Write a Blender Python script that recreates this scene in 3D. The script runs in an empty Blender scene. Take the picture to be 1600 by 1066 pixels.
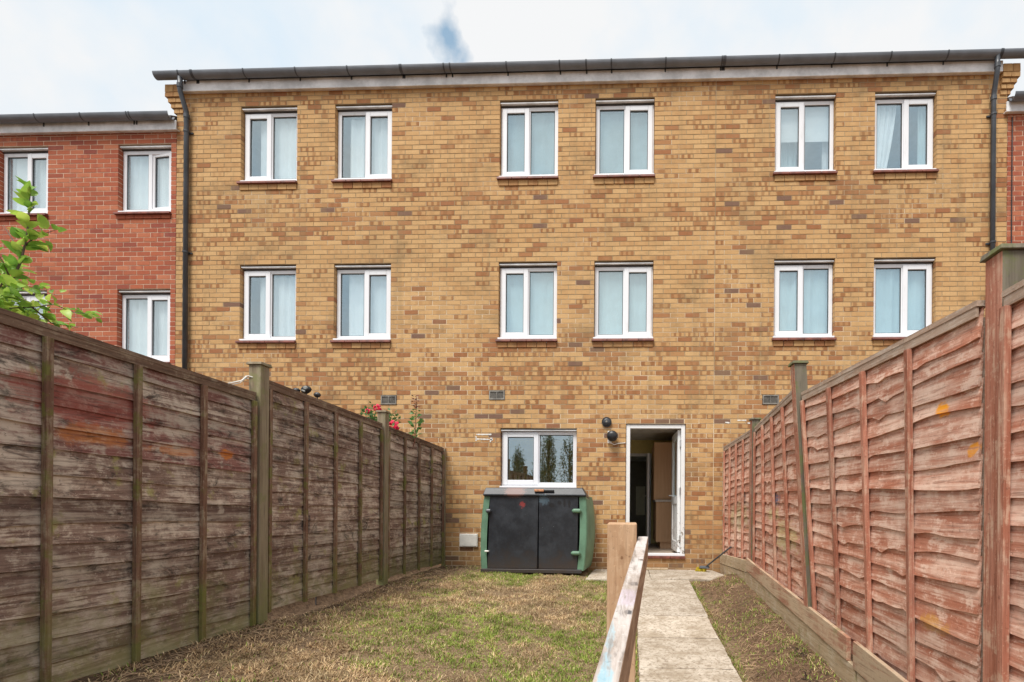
import bpy, bmesh, math, random
import numpy as np
from mathutils import Vector, Matrix, Euler

random.seed(7)
rng = np.random.default_rng(11)
SC = bpy.context.scene
COL = SC.collection

# ------------------------------------------------------------------ camera
F_PX, CX, CY, YAW, PITCH, ROLL = 779.536, 953.76, 791.25, 0.0371, 0.0003, -0.0072
PW, PH = 1600.0, 1066.0
CAM = Vector((0, 0, 0.97))
_Rm = Matrix.Rotation(YAW, 3, 'Z') @ Matrix.Rotation(PITCH, 3, 'X') @ Matrix.Rotation(ROLL, 3, 'Y')
cd = bpy.data.cameras.new('camera')
cam = bpy.data.objects.new('camera', cd)
COL.objects.link(cam)
cd.sensor_fit = 'HORIZONTAL'
cd.sensor_width = 36
cd.lens = F_PX / PW * 36
cd.shift_x = (PW / 2 - CX) / PW
cd.shift_y = (CY - PH / 2) / PW
cd.clip_start = 0.05
cd.clip_end = 2000
right, fwd, up = _Rm.col[0], _Rm.col[1], _Rm.col[2]
M3 = Matrix((right, up, -fwd)).transposed()
cam.matrix_world = Matrix.Translation(CAM) @ M3.to_4x4()
SC.camera = cam


def ray(px, py):
    return _Rm @ Vector(((px - CX) / F_PX, 1, -(py - CY) / F_PX))


def at_y(px, py, y):
    d = ray(px, py)
    return CAM + d * (y / d.y)


# ------------------------------------------------------------------ world, sun, exposure
SUN_EL, SUN_AZ = math.radians(60), math.radians(205)      # azimuth from +Y clockwise: behind the camera, a little left
world = bpy.data.worlds.new('World')
SC.world = world
world.use_nodes = True
wn, wl = world.node_tree.nodes, world.node_tree.links
wn.clear()


def N(nodes, t, **kw):
    n = nodes.new(t)
    for k, v in kw.items():
        if k.startswith('i_'):
            n.inputs[k[2:].replace('_', ' ')].default_value = v
        else:
            setattr(n, k, v)
    return n


w_out = N(wn, 'ShaderNodeOutputWorld')
w_bg = N(wn, 'ShaderNodeBackground')
w_bg.inputs['Strength'].default_value = 0.1
sky = N(wn, 'ShaderNodeTexSky', sky_type='NISHITA')
sky.sun_disc = False
sky.sun_elevation = SUN_EL
sky.sun_rotation = SUN_AZ
sky.dust_density = 2.0
tc = N(wn, 'ShaderNodeTexCoord')
n1 = N(wn, 'ShaderNodeTexNoise')
n1.inputs['Scale'].default_value = 2.9
n1.inputs['Detail'].default_value = 6
n1.inputs['Roughness'].default_value = 0.55
smap = N(wn, 'ShaderNodeMapping')
smap.inputs['Location'].default_value = (1.7, 0.4, 2.1)
wl.new(tc.outputs['Generated'], smap.inputs['Vector'])
wl.new(smap.outputs[0], n1.inputs['Vector'])
# cloud brightness: thick white deck with thinner, bluish stretches
r1 = N(wn, 'ShaderNodeValToRGB')
r1.color_ramp.elements[0].position = 0.38
r1.color_ramp.elements[0].color = (4.0, 4.75, 5.4, 1)
r1.color_ramp.elements[1].position = 0.56
r1.color_ramp.elements[1].color = (5.15, 5.2, 5.25, 1)
wl.new(n1.outputs['Fac'], r1.inputs['Fac'])
# one torn gap in the deck where clear sky shows
gap_dir = ray(697, 52).normalized()
vd = N(wn, 'ShaderNodeVectorMath', operation='SUBTRACT')
wl.new(tc.outputs['Generated'], vd.inputs[0])
vd.inputs[1].default_value = gap_dir
rot = N(wn, 'ShaderNodeMapping')
rot.inputs['Rotation'].default_value = (0, math.radians(-38), 0)
rot.inputs['Scale'].default_value = (2.7, 1.9, 1.45)
wl.new(vd.outputs[0], rot.inputs['Vector'])
vl = N(wn, 'ShaderNodeVectorMath', operation='LENGTH')
wl.new(rot.outputs[0], vl.inputs[0])
n2 = N(wn, 'ShaderNodeTexNoise')
n2.inputs['Scale'].default_value = 17
n2.inputs['Detail'].default_value = 5
wl.new(tc.outputs['Generated'], n2.inputs['Vector'])
ma = N(wn, 'ShaderNodeMath', operation='MULTIPLY_ADD')
wl.new(n2.outputs['Fac'], ma.inputs[0])
ma.inputs[1].default_value = 0.24
wl.new(vl.outputs['Value'], ma.inputs[2])
mr = N(wn, 'ShaderNodeMapRange')
mr.inputs['From Min'].default_value = 0.125
mr.inputs['From Max'].default_value = 0.19
mr.inputs['To Min'].default_value = 0.22
mr.inputs['To Max'].default_value = 1.0
wl.new(ma.outputs[0], mr.inputs['Value'])
skyg = N(wn, 'ShaderNodeVectorMath', operation='MULTIPLY')
skyg.inputs[1].default_value = (0.85, 1.25, 1.15)
wl.new(sky.outputs[0], skyg.inputs[0])
mx = N(wn, 'ShaderNodeMix', data_type='RGBA')
wl.new(mr.outputs[0], mx.inputs['Factor'])
wl.new(skyg.outputs[0], mx.inputs['A'])
wl.new(r1.outputs['Color'], mx.inputs['B'])
wl.new(mx.outputs['Result'], w_bg.inputs['Color'])
wl.new(w_bg.outputs[0], w_out.inputs[0])

sd = bpy.data.lights.new('sun', 'SUN')
sd.energy = 2.4
sd.angle = math.radians(25)
sd.color = (1.0, 0.96, 0.9)
sun = bpy.data.objects.new('sun', sd)
COL.objects.link(sun)
sdir = Vector((math.sin(SUN_AZ) * math.cos(SUN_EL), math.cos(SUN_AZ) * math.cos(SUN_EL), math.sin(SUN_EL)))
sun.rotation_euler = (-sdir).to_track_quat('-Z', 'Y').to_euler()
sun.location = sdir * 30

vs = SC.view_settings
vs.view_transform = 'Standard'
vs.look = 'None'
vs.exposure = 0.84
vs.gamma = 1.0
vs.use_curve_mapping = False
SC.cycles.max_bounces = 8
SC.cycles.transparent_max_bounces = 12


# ------------------------------------------------------------------ material helpers
def new_mat(name):
    m = bpy.data.materials.new(name)
    m.use_nodes = True
    nt = m.node_tree
    b = nt.nodes['Principled BSDF']
    return m, nt, b


class G:
    """tiny node-graph helper"""
    def __init__(s, nt):
        s.nt, s.n, s.l = nt, nt.nodes, nt.links

    def val(s, x, sock):
        if hasattr(x, 'links'):
            s.l.new(x, sock)
        else:
            sock.default_value = x

    def pos(s, scale=(1, 1, 1), loc=(0, 0, 0), rot=(0, 0, 0)):
        g = s.n.new('ShaderNodeNewGeometry')
        mp = s.n.new('ShaderNodeMapping')
        mp.inputs['Scale'].default_value = scale
        mp.inputs['Location'].default_value = loc
        mp.inputs['Rotation'].default_value = rot
        s.l.new(g.outputs['Position'], mp.inputs['Vector'])
        return mp.outputs[0]

    def noise(s, vec, scale=5, detail=4, rough=0.55, dist=0.0):
        n = s.n.new('ShaderNodeTexNoise')
        s.val(vec, n.inputs['Vector'])
        n.inputs['Scale'].default_value = scale
        n.inputs['Detail'].default_value = detail
        n.inputs['Roughness'].default_value = rough
        n.inputs['Distortion'].default_value = dist
        return n.outputs['Fac']

    def math(s, op, a, b=0.0, c=0.0, clamp=False):
        n = s.n.new('ShaderNodeMath')
        n.operation = op
        n.use_clamp = clamp
        s.val(a, n.inputs[0])
        s.val(b, n.inputs[1])
        s.val(c, n.inputs[2])
        return n.outputs[0]

    def rng(s, x, a, b, c=0.0, d=1.0):
        n = s.n.new('ShaderNodeMapRange')
        n.interpolation_type = 'SMOOTHSTEP'
        s.val(x, n.inputs['Value'])
        n.inputs['From Min'].default_value = a
        n.inputs['From Max'].default_value = b
        n.inputs['To Min'].default_value = c
        n.inputs['To Max'].default_value = d
        return n.outputs[0]

    def mix(s, f, a, b, mode='MIX'):
        n = s.n.new('ShaderNodeMix')
        n.data_type = 'RGBA'
        n.blend_type = mode
        s.val(f, n.inputs['Factor'])
        for x, k in ((a, 'A'), (b, 'B')):
            if hasattr(x, 'links'):
                s.l.new(x, n.inputs[k])
            else:
                n.inputs[k].default_value = (*x[:3], 1)
        return n.outputs['Result']

    def ramp(s, f, stops):
        n = s.n.new('ShaderNodeValToRGB')
        els = n.color_ramp.elements
        while len(els) < len(stops):
            els.new(0.5)
        for e, (p, c) in zip(els, stops):
            e.position = p
            e.color = (*c, 1)
        s.val(f, n.inputs['Fac'])
        return n.outputs['Color']

    def sep(s, v):
        n = s.n.new('ShaderNodeSeparateXYZ')
        s.val(v, n.inputs[0])
        return n.outputs

    def attr(s, name):
        n = s.n.new('ShaderNodeAttribute')
        n.attribute_name = name
        return n

    def objrand(s):
        return s.n.new('ShaderNodeObjectInfo').outputs['Random']

    def hsv(s, col, h=0.5, sat=1.0, v=1.0):
        n = s.n.new('ShaderNodeHueSaturation')
        s.val(h, n.inputs['Hue'])
        s.val(sat, n.inputs['Saturation'])
        s.val(v, n.inputs['Value'])
        s.val(col, n.inputs['Color'])
        return n.outputs[0]

    def bump(s, h, strength=0.3, dist=0.01):
        n = s.n.new('ShaderNodeBump')
        n.inputs['Strength'].default_value = strength
        n.inputs['Distance'].default_value = dist
        s.val(h, n.inputs['Height'])
        return n.outputs[0]

    def spot(s, p, r, nz, amt=0.5, stretch=(1, 1, 1)):
        """ragged spot of a mark: mask 1 inside radius r round point p"""
        g = s.n.new('ShaderNodeNewGeometry')
        a = s.n.new('ShaderNodeVectorMath')
        a.operation = 'SUBTRACT'
        s.l.new(g.outputs['Position'], a.inputs[0])
        a.inputs[1].default_value = p
        m = s.n.new('ShaderNodeVectorMath')
        m.operation = 'MULTIPLY'
        s.l.new(a.outputs[0], m.inputs[0])
        m.inputs[1].default_value = stretch
        l = s.n.new('ShaderNodeVectorMath')
        l.operation = 'LENGTH'
        s.l.new(m.outputs[0], l.inputs[0])
        d = s.math('MULTIPLY_ADD', nz, amt * r * 2, l.outputs['Value'])
        return s.rng(d, r * (0.6 + amt), r * (1.05 + amt), 1, 0)


def simple(name, col, rough=0.6, metal=0.0, var=0.12, nscale=8, bump=0.0, spec=0.5):
    m, nt, b = new_mat(name)
    g = G(nt)
    nz = g.noise(g.pos(), nscale, 5, 0.6)
    dark = tuple(c * (1 - var * 1.6) for c in col)
    lite = tuple(min(1, c * (1 + var)) for c in col)
    c = g.mix(g.rng(nz, 0.3, 0.7), dark, lite)
    nt.links.new(c, b.inputs['Base Color'])
    b.inputs['Roughness'].default_value = rough
    b.inputs['Metallic'].default_value = metal
    b.inputs['Specular IOR Level'].default_value = spec
    if bump:
        nt.links.new(g.bump(g.noise(g.pos(), nscale * 6, 4), bump, 0.004), b.inputs['Normal'])
    return m


def brick_mat(name, stops, kiss_col, dirt_col):
    m, nt, b = new_mat(name)
    g = G(nt)
    a = g.attr('tint')
    rgb = g.n.new('ShaderNodeSeparateColor')
    nt.links.new(a.outputs['Color'], rgb.inputs[0])
    t, kiss, seed = rgb.outputs[0], rgb.outputs[1], rgb.outputs[2]
    uvn = g.n.new('ShaderNodeUVMap')
    uvn.uv_map = 'UVMap'
    s = g.sep(uvn.outputs[0])
    u, v = s[0], s[1]
    base = g.ramp(t, stops)
    nz = g.noise(g.pos(), 34, 5, 0.65)
    nf = g.noise(g.pos(), 150, 3, 0.6)
    # kiss marks from the kiln: darker blocks across the face and a darker rim
    freq = g.math('MULTIPLY_ADD', seed, 13.0, 5.0)
    ph = g.math('MULTIPLY', seed, 43.0)
    band = g.math('SINE', g.math('MULTIPLY_ADD', u, freq, ph))
    band = g.rng(g.math('MULTIPLY_ADD', nz, 2.4, band), 0.85, 1.75)
    eu = g.math('MULTIPLY', g.math('MINIMUM', u, g.math('SUBTRACT', 1.0, u)), 3.3)
    ev = g.math('MINIMUM', v, g.math('SUBTRACT', 1.0, v))
    rim = g.rng(g.math('ADD', g.math('MINIMUM', eu, ev), g.math('MULTIPLY', nz, 0.30)), 0.13, 0.34, 0.8, 0)
    mask = g.math('MULTIPLY', g.math('MAXIMUM', band, rim), kiss, clamp=True)
    c = g.mix(mask, base, kiss_col)
    c = g.hsv(c, 0.5, 1.0, g.math('MULTIPLY_ADD', g.math('ADD', nz, nf), 0.42, 0.60))
    # large weather stains
    big = g.noise(g.pos((1, 1, 0.55)), 0.9, 5, 0.6)
    c = g.mix(g.rng(big, 0.5, 0.78, 0, 0.42), c, dirt_col)
    st = g.noise(g.pos((5.5, 1, 0.35)), 1.0, 4, 0.6)
    c = g.mix(g.rng(st, 0.54, 0.74, 0, 0.45), c, dirt_col)
    soot = g.noise(g.pos((0.8, 1, 1.7), loc=(4, 0, 2)), 1.6, 7, 0.7)
    c = g.mix(g.rng(soot, 0.52, 0.72, 0, 0.5), c, tuple(x * 0.62 for x in dirt_col))
    zz = g.sep(g.pos())[2]
    damp = g.math('ADD', zz, g.math('MULTIPLY', big, 1.4))
    c = g.mix(g.rng(damp, 0.55, 1.35, 0.5, 0), c, tuple(x * 0.6 for x in dirt_col))
    nt.links.new(c, b.inputs['Base Color'])
    b.inputs['Roughness'].default_value = 0.9
    b.inputs['Specular IOR Level'].default_value = 0.2
    nt.links.new(g.bump(g.noise(g.pos(), 90, 5, 0.7), 0.5, 0.004), b.inputs['Normal'])
    return m


def mortar_mat(name, c1, c2, zdirt=0.0):
    m, nt, b = new_mat(name)
    g = G(nt)
    nz = g.math('SUBTRACT', g.noise(g.pos((1, 1, 1.4)), 0.8, 5, 0.6), g.rng(g.sep(g.pos())[2], 3.0, 5.2, 0.0, zdirt))
    nf = g.noise(g.pos(), 40, 4, 0.6)
    c = g.mix(g.rng(nz, 0.4, 0.62), c1, c2)
    c = g.hsv(c, 0.5, 1.0, g.math('MULTIPLY_ADD', nf, 0.5, 0.75))
    nt.links.new(c, b.inputs['Base Color'])
    b.inputs['Roughness'].default_value = 0.95
    b.inputs['Specular IOR Level'].default_value = 0.1
    return m


def wood_mat(name, axis, cols, moss=None, grain_dark=0.5, worn=None, worn_rng=(0.5, 0.68), marks=(), moss_rng=(0.5, 0.7),
             low_moss=None, rand=0.35, black=0.0):
    """timber with grain along axis 0/1/2; cols: two base tones; worn: paler tone where the stain is gone"""
    m, nt, b = new_mat(name)
    g = G(nt)
    sc = [26.0, 26.0, 26.0]
    sc[axis] = 1.4
    orn = g.objrand()
    comb = g.n.new('ShaderNodeCombineXYZ')
    nt.links.new(g.math('MULTIPLY', orn, 37.0), comb.inputs[0])
    nt.links.new(g.math('MULTIPLY', orn, 11.0), comb.inputs[2])
    mp = g.pos(sc)
    add = g.n.new('ShaderNodeVectorMath')
    nt.links.new(mp, add.inputs[0])
    nt.links.new(comb.outputs[0], add.inputs[1])
    gr = g.noise(add.outputs[0], 1.0, 6, 0.65, 0.6)
    gf = g.noise(add.outputs[0], 3.2, 4, 0.7, 0.3)
    bigp = g.pos()
    big = g.noise(bigp, 2.6, 6, 0.65, 0.4)
    med = g.noise(bigp, 9.0, 5, 0.7, 0.3)
    c = g.mix(g.rng(gr, 0.32, 0.68), cols[0], cols[1])
    if worn:
        w = g.math('MULTIPLY_ADD', big, 0.55, g.math('MULTIPLY', gr, 0.45))
        c = g.mix(g.rng(w, worn_rng[0], worn_rng[1]), c, worn)
        w2 = g.math('MULTIPLY_ADD', med, 0.6, g.math('MULTIPLY', gf, 0.4))
        c = g.mix(g.rng(w2, 0.50, 0.60, 0, 0.8), c, worn)
        fs_ = g.noise(g.pos(), 48, 5, 0.75)
        c = g.mix(g.rng(fs_, 0.58, 0.68, 0, 0.55), c, tuple(min(1, x * 1.25) for x in worn))
        c = g.mix(g.rng(fs_, 0.30, 0.42, 0.6, 0), c, tuple(x * 0.35 for x in cols[0]))
    c = g.mix(g.rng(gf, 0.30, 0.50, grain_dark, 0), c, tuple(x * 0.35 for x in cols[0]))
    if black:
        bk = g.noise(g.pos((1, 1, 2.6), loc=(3, 5, 1)), 4.5, 8, 0.75, 0.8)
        c = g.mix(g.rng(bk, 0.50, 0.68, 0, black), c, (0.028, 0.024, 0.020))
    if moss:
        mo = g.noise(g.pos(loc=(9, 2, 4)), 6.0, 6, 0.7)
        c = g.mix(g.rng(mo, moss_rng[0], moss_rng[1], 0, 0.8), c, moss)
    if low_moss:
        z = g.sep(g.pos())[2]
        mo = g.noise(g.pos(loc=(2, 7, 5)), 5.0, 6, 0.75)
        h = g.math('ADD', z, g.math('MULTIPLY', mo, 1.6))
        c = g.mix(g.rng(h, 0.75, 1.35, 0.75, 0), c, low_moss)
    for (p, r, col, amt, stretch) in marks:
        c = g.mix(g.math('MULTIPLY', g.math('MULTIPLY', g.spot(p, r, med, 1.3, stretch), g.rng(gf, 0.36, 0.56, 0.25, 1.0)), amt), c, col)
    c = g.hsv(c, 0.5, 1.0, g.math('MULTIPLY_ADD', orn, rand, 1.0 - rand * 0.5))
    nt.links.new(c, b.inputs['Base Color'])
    b.inputs['Roughness'].default_value = 0.85
    b.inputs['Specular IOR Level'].default_value = 0.25
    h = g.math('ADD', gr, g.math('MULTIPLY', gf, 0.5))
    nt.links.new(g.bump(h, 0.45, 0.004), b.inputs['Normal'])
    return m


MAT = {}
MAT['brick'] = brick_mat('yellow_brick', [
    (0.0, (0.585, 0.37, 0.175)), (0.30, (0.52, 0.31, 0.138)), (0.55, (0.42, 0.215, 0.095)),
    (0.80, (0.33, 0.140, 0.064)), (1.0, (0.20, 0.115, 0.080))], (0.30, 0.135, 0.055), (0.32, 0.215, 0.11))
MAT['redbrick'] = brick_mat('red_brick', [
    (0.0, (0.46, 0.165, 0.088)), (0.35, (0.40, 0.118, 0.06)), (0.7, (0.31, 0.082, 0.045)),
    (1.0, (0.25, 0.07, 0.05))], (0.30, 0.075, 0.05), (0.33, 0.12, 0.08))
MAT['mortar'] = mortar_mat('mortar', (0.34, 0.25, 0.15), (0.70, 0.57, 0.40), 0.10)
MAT['redmortar'] = mortar_mat('pale_mortar', (0.66, 0.50, 0.37), (0.70, 0.55, 0.42))


def upvc():
    m, nt, b = new_mat('white_upvc')
    g = G(nt)
    d = g.noise(g.pos((4, 4, 0.9)), 2.2, 6, 0.7)
    f = g.noise(g.pos(), 22, 5, 0.7)
    c = g.mix(g.rng(d, 0.55, 0.75, 0, 0.5), (0.82, 0.83, 0.86), (0.60, 0.59, 0.58))
    c = g.mix(g.rng(f, 0.66, 0.76, 0, 0.5), c, (0.34, 0.31, 0.27))
    nt.links.new(c, b.inputs['Base Color'])
    b.inputs['Roughness'].default_value = 0.35
    return m


MAT['upvc'] = upvc()


def door_paint():
    m, nt, b = new_mat('peeling_white_paint')
    g = G(nt)
    z = g.sep(g.pos())[2]
    f = g.noise(g.pos((1, 1, 0.7)), 26, 6, 0.7)
    h = g.math('ADD', f, g.rng(z, 0.3, 1.2, 0.10, -0.06))
    c = g.mix(g.rng(h, 0.61, 0.66), (0.80, 0.80, 0.80), (0.27, 0.23, 0.19))
    nt.links.new(c, b.inputs['Base Color'])
    b.inputs['Roughness'].default_value = 0.5
    nt.links.new(g.bump(g.rng(h, 0.6, 0.67, 1, 0), 0.5, 0.003), b.inputs['Normal'])
    return m


MAT['doorpaint'] = door_paint()
MAT['white_wood'] = simple('white_fascia_paint', (0.82, 0.82, 0.83), 0.55, var=0.17, nscale=3.5, bump=0.15)
MAT['tile'] = simple('dark_red_sill_tile', (0.20, 0.062, 0.042), 0.55, var=0.3, nscale=9)
MAT['gutter'] = simple('weathered_grey_gutter', (0.165, 0.18, 0.205), 0.45, var=0.12, nscale=3)
MAT['pipe'] = simple('dark_grey_pipe', (0.055, 0.06, 0.07), 0.4, var=0.2, nscale=4)
MAT['rooftile'] = simple('dark_roof_tile', (0.11, 0.085, 0.075), 0.85, var=0.3, nscale=6)
MAT['black'] = simple('black_plastic', (0.018, 0.018, 0.02), 0.4, var=0.3)
MAT['ventgrey'] = simple('brown_grey_grille', (0.27, 0.25, 0.22), 0.6, var=0.25)
MAT['shadowgap'] = simple('dark_shadow_gap', (0.06, 0.05, 0.045), 0.8, var=0.2)  # painted shade for the slot above the window frame
MAT['boxwhite'] = simple('cream_meter_box', (0.84, 0.81, 0.76), 0.5, var=0.06)
MAT['net'] = simple('white_net_fabric', (0.90, 0.92, 0.93), 0.9, var=0.05, nscale=3)
MAT['netblue'] = simple('pale_voile_fabric', (0.60, 0.74, 0.76), 0.9, var=0.06, nscale=3)
MAT['netreflect'] = simple('voile_with_reflection_tone', (0.36, 0.50, 0.54), 0.9, var=0.10, nscale=2)  # darker blue tone imitates sky reflected in the glass
MAT['roomwall'] = simple('room_plaster', (0.62, 0.65, 0.67), 0.9, var=0.06)
MAT['kitchenwall'] = simple('yellow_kitchen_plaster', (0.80, 0.68, 0.30), 0.9, var=0.05)
MAT['ceiling'] = simple('kitchen_ceiling', (0.82, 0.80, 0.76), 0.9, var=0.05)
MAT['floor'] = simple('kitchen_vinyl', (0.55, 0.45, 0.36), 0.5, var=0.15)
MAT['cabinet'] = wood_mat('beech_cabinet', 2, ((0.62, 0.38, 0.23), (0.68, 0.44, 0.27)), grain_dark=0.12, rand=0.1)
MAT['worktop'] = simple('pale_worktop', (0.60, 0.54, 0.50), 0.35, var=0.1, nscale=40)
MAT['steel'] = simple('brushed_steel', (0.55, 0.55, 0.55), 0.3, 1.0, var=0.1)
MAT['halldoor'] = simple('grey_hall_door', (0.30, 0.30, 0.28), 0.6, var=0.06)
MAT['paperpane'] = simple('frosted_hall_glass', (0.85, 0.87, 0.72), 0.3, var=0.04)
MAT['seal'] = simple('black_gasket', (0.03, 0.03, 0.032), 0.7, var=0.1)
MAT['orangebit'] = simple('broken_terracotta_plastic', (0.52, 0.25, 0.13), 0.6, var=0.3, nscale=30)
MAT['yellow'] = simple('yellow_bristle', (0.60, 0.46, 0.03), 0.7, var=0.3, nscale=60)
MAT['string'] = simple('white_cord', (0.75, 0.73, 0.68), 0.9, var=0.1)
MAT['paint'] = simple('white_paint_splash', (0.78, 0.75, 0.70), 0.7, var=0.08, nscale=40)


def glass():
    m, nt, b = new_mat('window_glass')
    nt.nodes.remove(b)
    g = G(nt)
    out = nt.nodes['Material Output']
    tr = g.n.new('ShaderNodeBsdfTransparent')
    tr.inputs['Color'].default_value = (0.965, 0.99, 0.995, 1)
    gl = g.n.new('ShaderNodeBsdfGlossy')
    gl.inputs['Color'].default_value = (0.86, 0.97, 1.0, 1)
    gl.inputs['Roughness'].default_value = 0.0
    geo = g.n.new('ShaderNodeNewGeometry')
    dt = g.n.new('ShaderNodeVectorMath')
    dt.operation = 'DOT_PRODUCT'
    nt.links.new(geo.outputs['Incoming'], dt.inputs[0])
    nt.links.new(geo.outputs['Normal'], dt.inputs[1])
    sch = g.math('POWER', g.math('SUBTRACT', 1.0, g.math('ABSOLUTE', dt.outputs['Value'])), 5.0)
    nt.links.new(g.bump(g.noise(g.pos(), 1.7, 2), 0.025, 0.02), gl.inputs['Normal'])
    f = g.math('MULTIPLY_ADD', sch, 0.72, 0.26, clamp=True)
    mxs = g.n.new('ShaderNodeMixShader')
    nt.links.new(f, mxs.inputs[0])
    nt.links.new(tr.outputs[0], mxs.inputs[1])
    nt.links.new(gl.outputs[0], mxs.inputs[2])
    nt.links.new(mxs.outputs[0], out.inputs['Surface'])
    return m


MAT['glass'] = glass()

L_MARKS = [((-2.9, 2.58, 1.33), 0.065, (0.56, 0.20, 0.04), 0.6, (0, 0.30, 1)),
           ((-2.9, 3.05, 1.30), 0.035, (0.56, 0.20, 0.04), 0.55, (0, 0.18, 1)),
           ((-2.9, 3.47, 1.32), 0.035, (0.62, 0.20, 0.02), 0.8, (0, 0.4, 1)),
           ((-2.9, 2.55, 1.52), 0.14, (0.34, 0.07, 0.05), 0.6, (0, 0.3, 1)),
           ((-2.9, 4.35, 0.80), 0.05, (0.03, 0.03, 0.035), 0.8, (0, 0.8, 0.35))]
MAT['slatL'] = wood_mat('weathered_brown_slat', 1, ((0.165, 0.100, 0.080), (0.31, 0.215, 0.170)), worn=(0.54, 0.455, 0.375),
                        worn_rng=(0.46, 0.61), moss=(0.30, 0.28, 0.10), moss_rng=(0.57, 0.70), low_moss=(0.235, 0.22, 0.095),
                        marks=L_MARKS, rand=0.5, black=0.9, grain_dark=0.7)
MAT['slatLred'] = wood_mat('red_stained_weathered_slat', 1, ((0.21, 0.085, 0.072), (0.34, 0.18, 0.15)), worn=(0.52, 0.43, 0.355),
                           worn_rng=(0.46, 0.58), moss=(0.17, 0.155, 0.06), moss_rng=(0.60, 0.74), marks=L_MARKS,
                           low_moss=(0.165, 0.16, 0.045), rand=0.5, black=0.85, grain_dark=0.6)
MAT['battenL'] = wood_mat('brown_batten', 2, ((0.15, 0.075, 0.05), (0.24, 0.14, 0.095)), worn=(0.33, 0.26, 0.18),
                          moss=(0.16, 0.17, 0.04), moss_rng=(0.50, 0.64), low_moss=(0.19, 0.20, 0.05), rand=0.3)
MAT['postL'] = wood_mat('mossy_grey_post', 2, ((0.20, 0.15, 0.10), (0.31, 0.26, 0.18)), moss=(0.20, 0.20, 0.085), moss_rng=(0.50, 0.70),
                        low_moss=(0.24, 0.25, 0.09), rand=0.2)
R_MARKS = [((1.46, 2.36, 1.43), 0.045, (0.85, 0.33, 0.01), 0.95, (0, 1, 1)),
           ((1.46, 2.17, 1.22), 0.035, (0.85, 0.33, 0.01), 0.8, (0, 1, 1)),
           ((1.46, 2.42, 0.42), 0.06, (0.60, 0.30, 0.04), 0.6, (0, 0.6, 1)),
           ((1.43, 4.9, 1.05), 0.07, (0.05, 0.10, 0.19), 0.85, (0, 0.5, 1)),
           ((1.43, 6.4, 1.08), 0.08, (0.05, 0.06, 0.07), 0.8, (0, 0.5, 1)),
           ((1.43, 4.6, 0.70), 0.22, (0.60, 0.62, 0.30), 0.5, (0, 0.6, 1.3)),
           ((1.43, 5.0, 0.90), 0.16, (0.60, 0.62, 0.30), 0.5, (0, 0.6, 1.8)),
           ((1.43, 6.7, 0.85), 0.25, (0.60, 0.62, 0.34), 0.45, (0, 0.4, 1.2))]
MAT['slatR'] = wood_mat('red_stained_slat', 1, ((0.43, 0.165, 0.10), (0.58, 0.295, 0.205)), worn=(0.76, 0.55, 0.44),
                        worn_rng=(0.42, 0.66), moss=(0.42, 0.36, 0.22), moss_rng=(0.64, 0.78), marks=R_MARKS, rand=0.36, grain_dark=0.5)
MAT['battenR'] = wood_mat('red_stained_batten', 2, ((0.34, 0.125, 0.075), (0.46, 0.21, 0.145)), worn=(0.55, 0.37, 0.27),
                          worn_rng=(0.50, 0.66), rand=0.3)
MAT['bare'] = wood_mat('grey_mossy_timber', 2, ((0.12, 0.10, 0.075), (0.20, 0.175, 0.13)), moss=(0.13, 0.15, 0.05), moss_rng=(0.46, 0.64),
                       rand=0.2)
MAT['capR'] = wood_mat('pale_worn_rail', 1, ((0.40, 0.28, 0.205), (0.48, 0.36, 0.28)), worn=(0.55, 0.46, 0.38), rand=0.2, grain_dark=0.4)
MAT['capL'] = wood_mat('dark_top_rail', 1, ((0.11, 0.065, 0.045), (0.18, 0.115, 0.08)), worn=(0.27, 0.21, 0.15), rand=0.2)
MAT['gravelboard'] = wood_mat('stained_gravel_board', 1, ((0.34, 0.155, 0.10), (0.42, 0.25, 0.165)), worn=(0.50, 0.38, 0.26),
                              worn_rng=(0.40, 0.56), moss=(0.22, 0.20, 0.09), moss_rng=(0.60, 0.74), rand=0.2)
MAT['gravelbare'] = wood_mat('pale_gravel_board', 1, ((0.40, 0.29, 0.18), (0.50, 0.39, 0.26)), worn=(0.54, 0.46, 0.34),
                             moss=(0.24, 0.22, 0.09), moss_rng=(0.56, 0.70), rand=0.15)
MAT['postwood'] = wood_mat('fresh_sawn_post', 2, ((0.44, 0.265, 0.15), (0.54, 0.35, 0.215)), worn=(0.57, 0.39, 0.25), worn_rng=(0.5, 0.8),
                           rand=0.0, grain_dark=0.35,
                           marks=[((-0.022, 1.65, 0.80), 0.007, (0.14, 0.06, 0.03), 0.9, (1, 0, 0.8)),
                                  ((-0.022, 1.65, 0.80), 0.018, (0.30, 0.16, 0.08), 0.45, (1, 0, 0.45))])
MAT['railwood'] = wood_mat('bleached_rail', 1, ((0.36, 0.295, 0.25), (0.50, 0.435, 0.39)), worn=(0.57, 0.52, 0.49), worn_rng=(0.44, 0.62), rand=0.0,
                           grain_dark=0.55,
                           marks=[((-0.03, 0.62, 0.74), 0.030, (0.22, 0.52, 0.66), 0.55, (3.2, 0.22, 0)),
                                  ((-0.028, 0.80, 0.76), 0.018, (0.30, 0.58, 0.70), 0.45, (2.8, 0.25, 0)),
                                  ((0.0, 0.92, 0.77), 0.011, (0.04, 0.04, 0.045), 0.85, (1, 0.6, 0)),
                                  ((0.012, 1.12, 0.79), 0.012, (0.06, 0.05, 0.05), 0.7, (0.8, 0.7, 0)),
                                  ((0.035, 1.37, 0.82), 0.008, (0.08, 0.06, 0.05), 0.7, (0.8, 0.5, 0)),
                                  ((0.0, 1.0, 0.78), 0.03, (0.55, 0.46, 0.62), 0.35, (1, 0.4, 0))])


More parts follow.
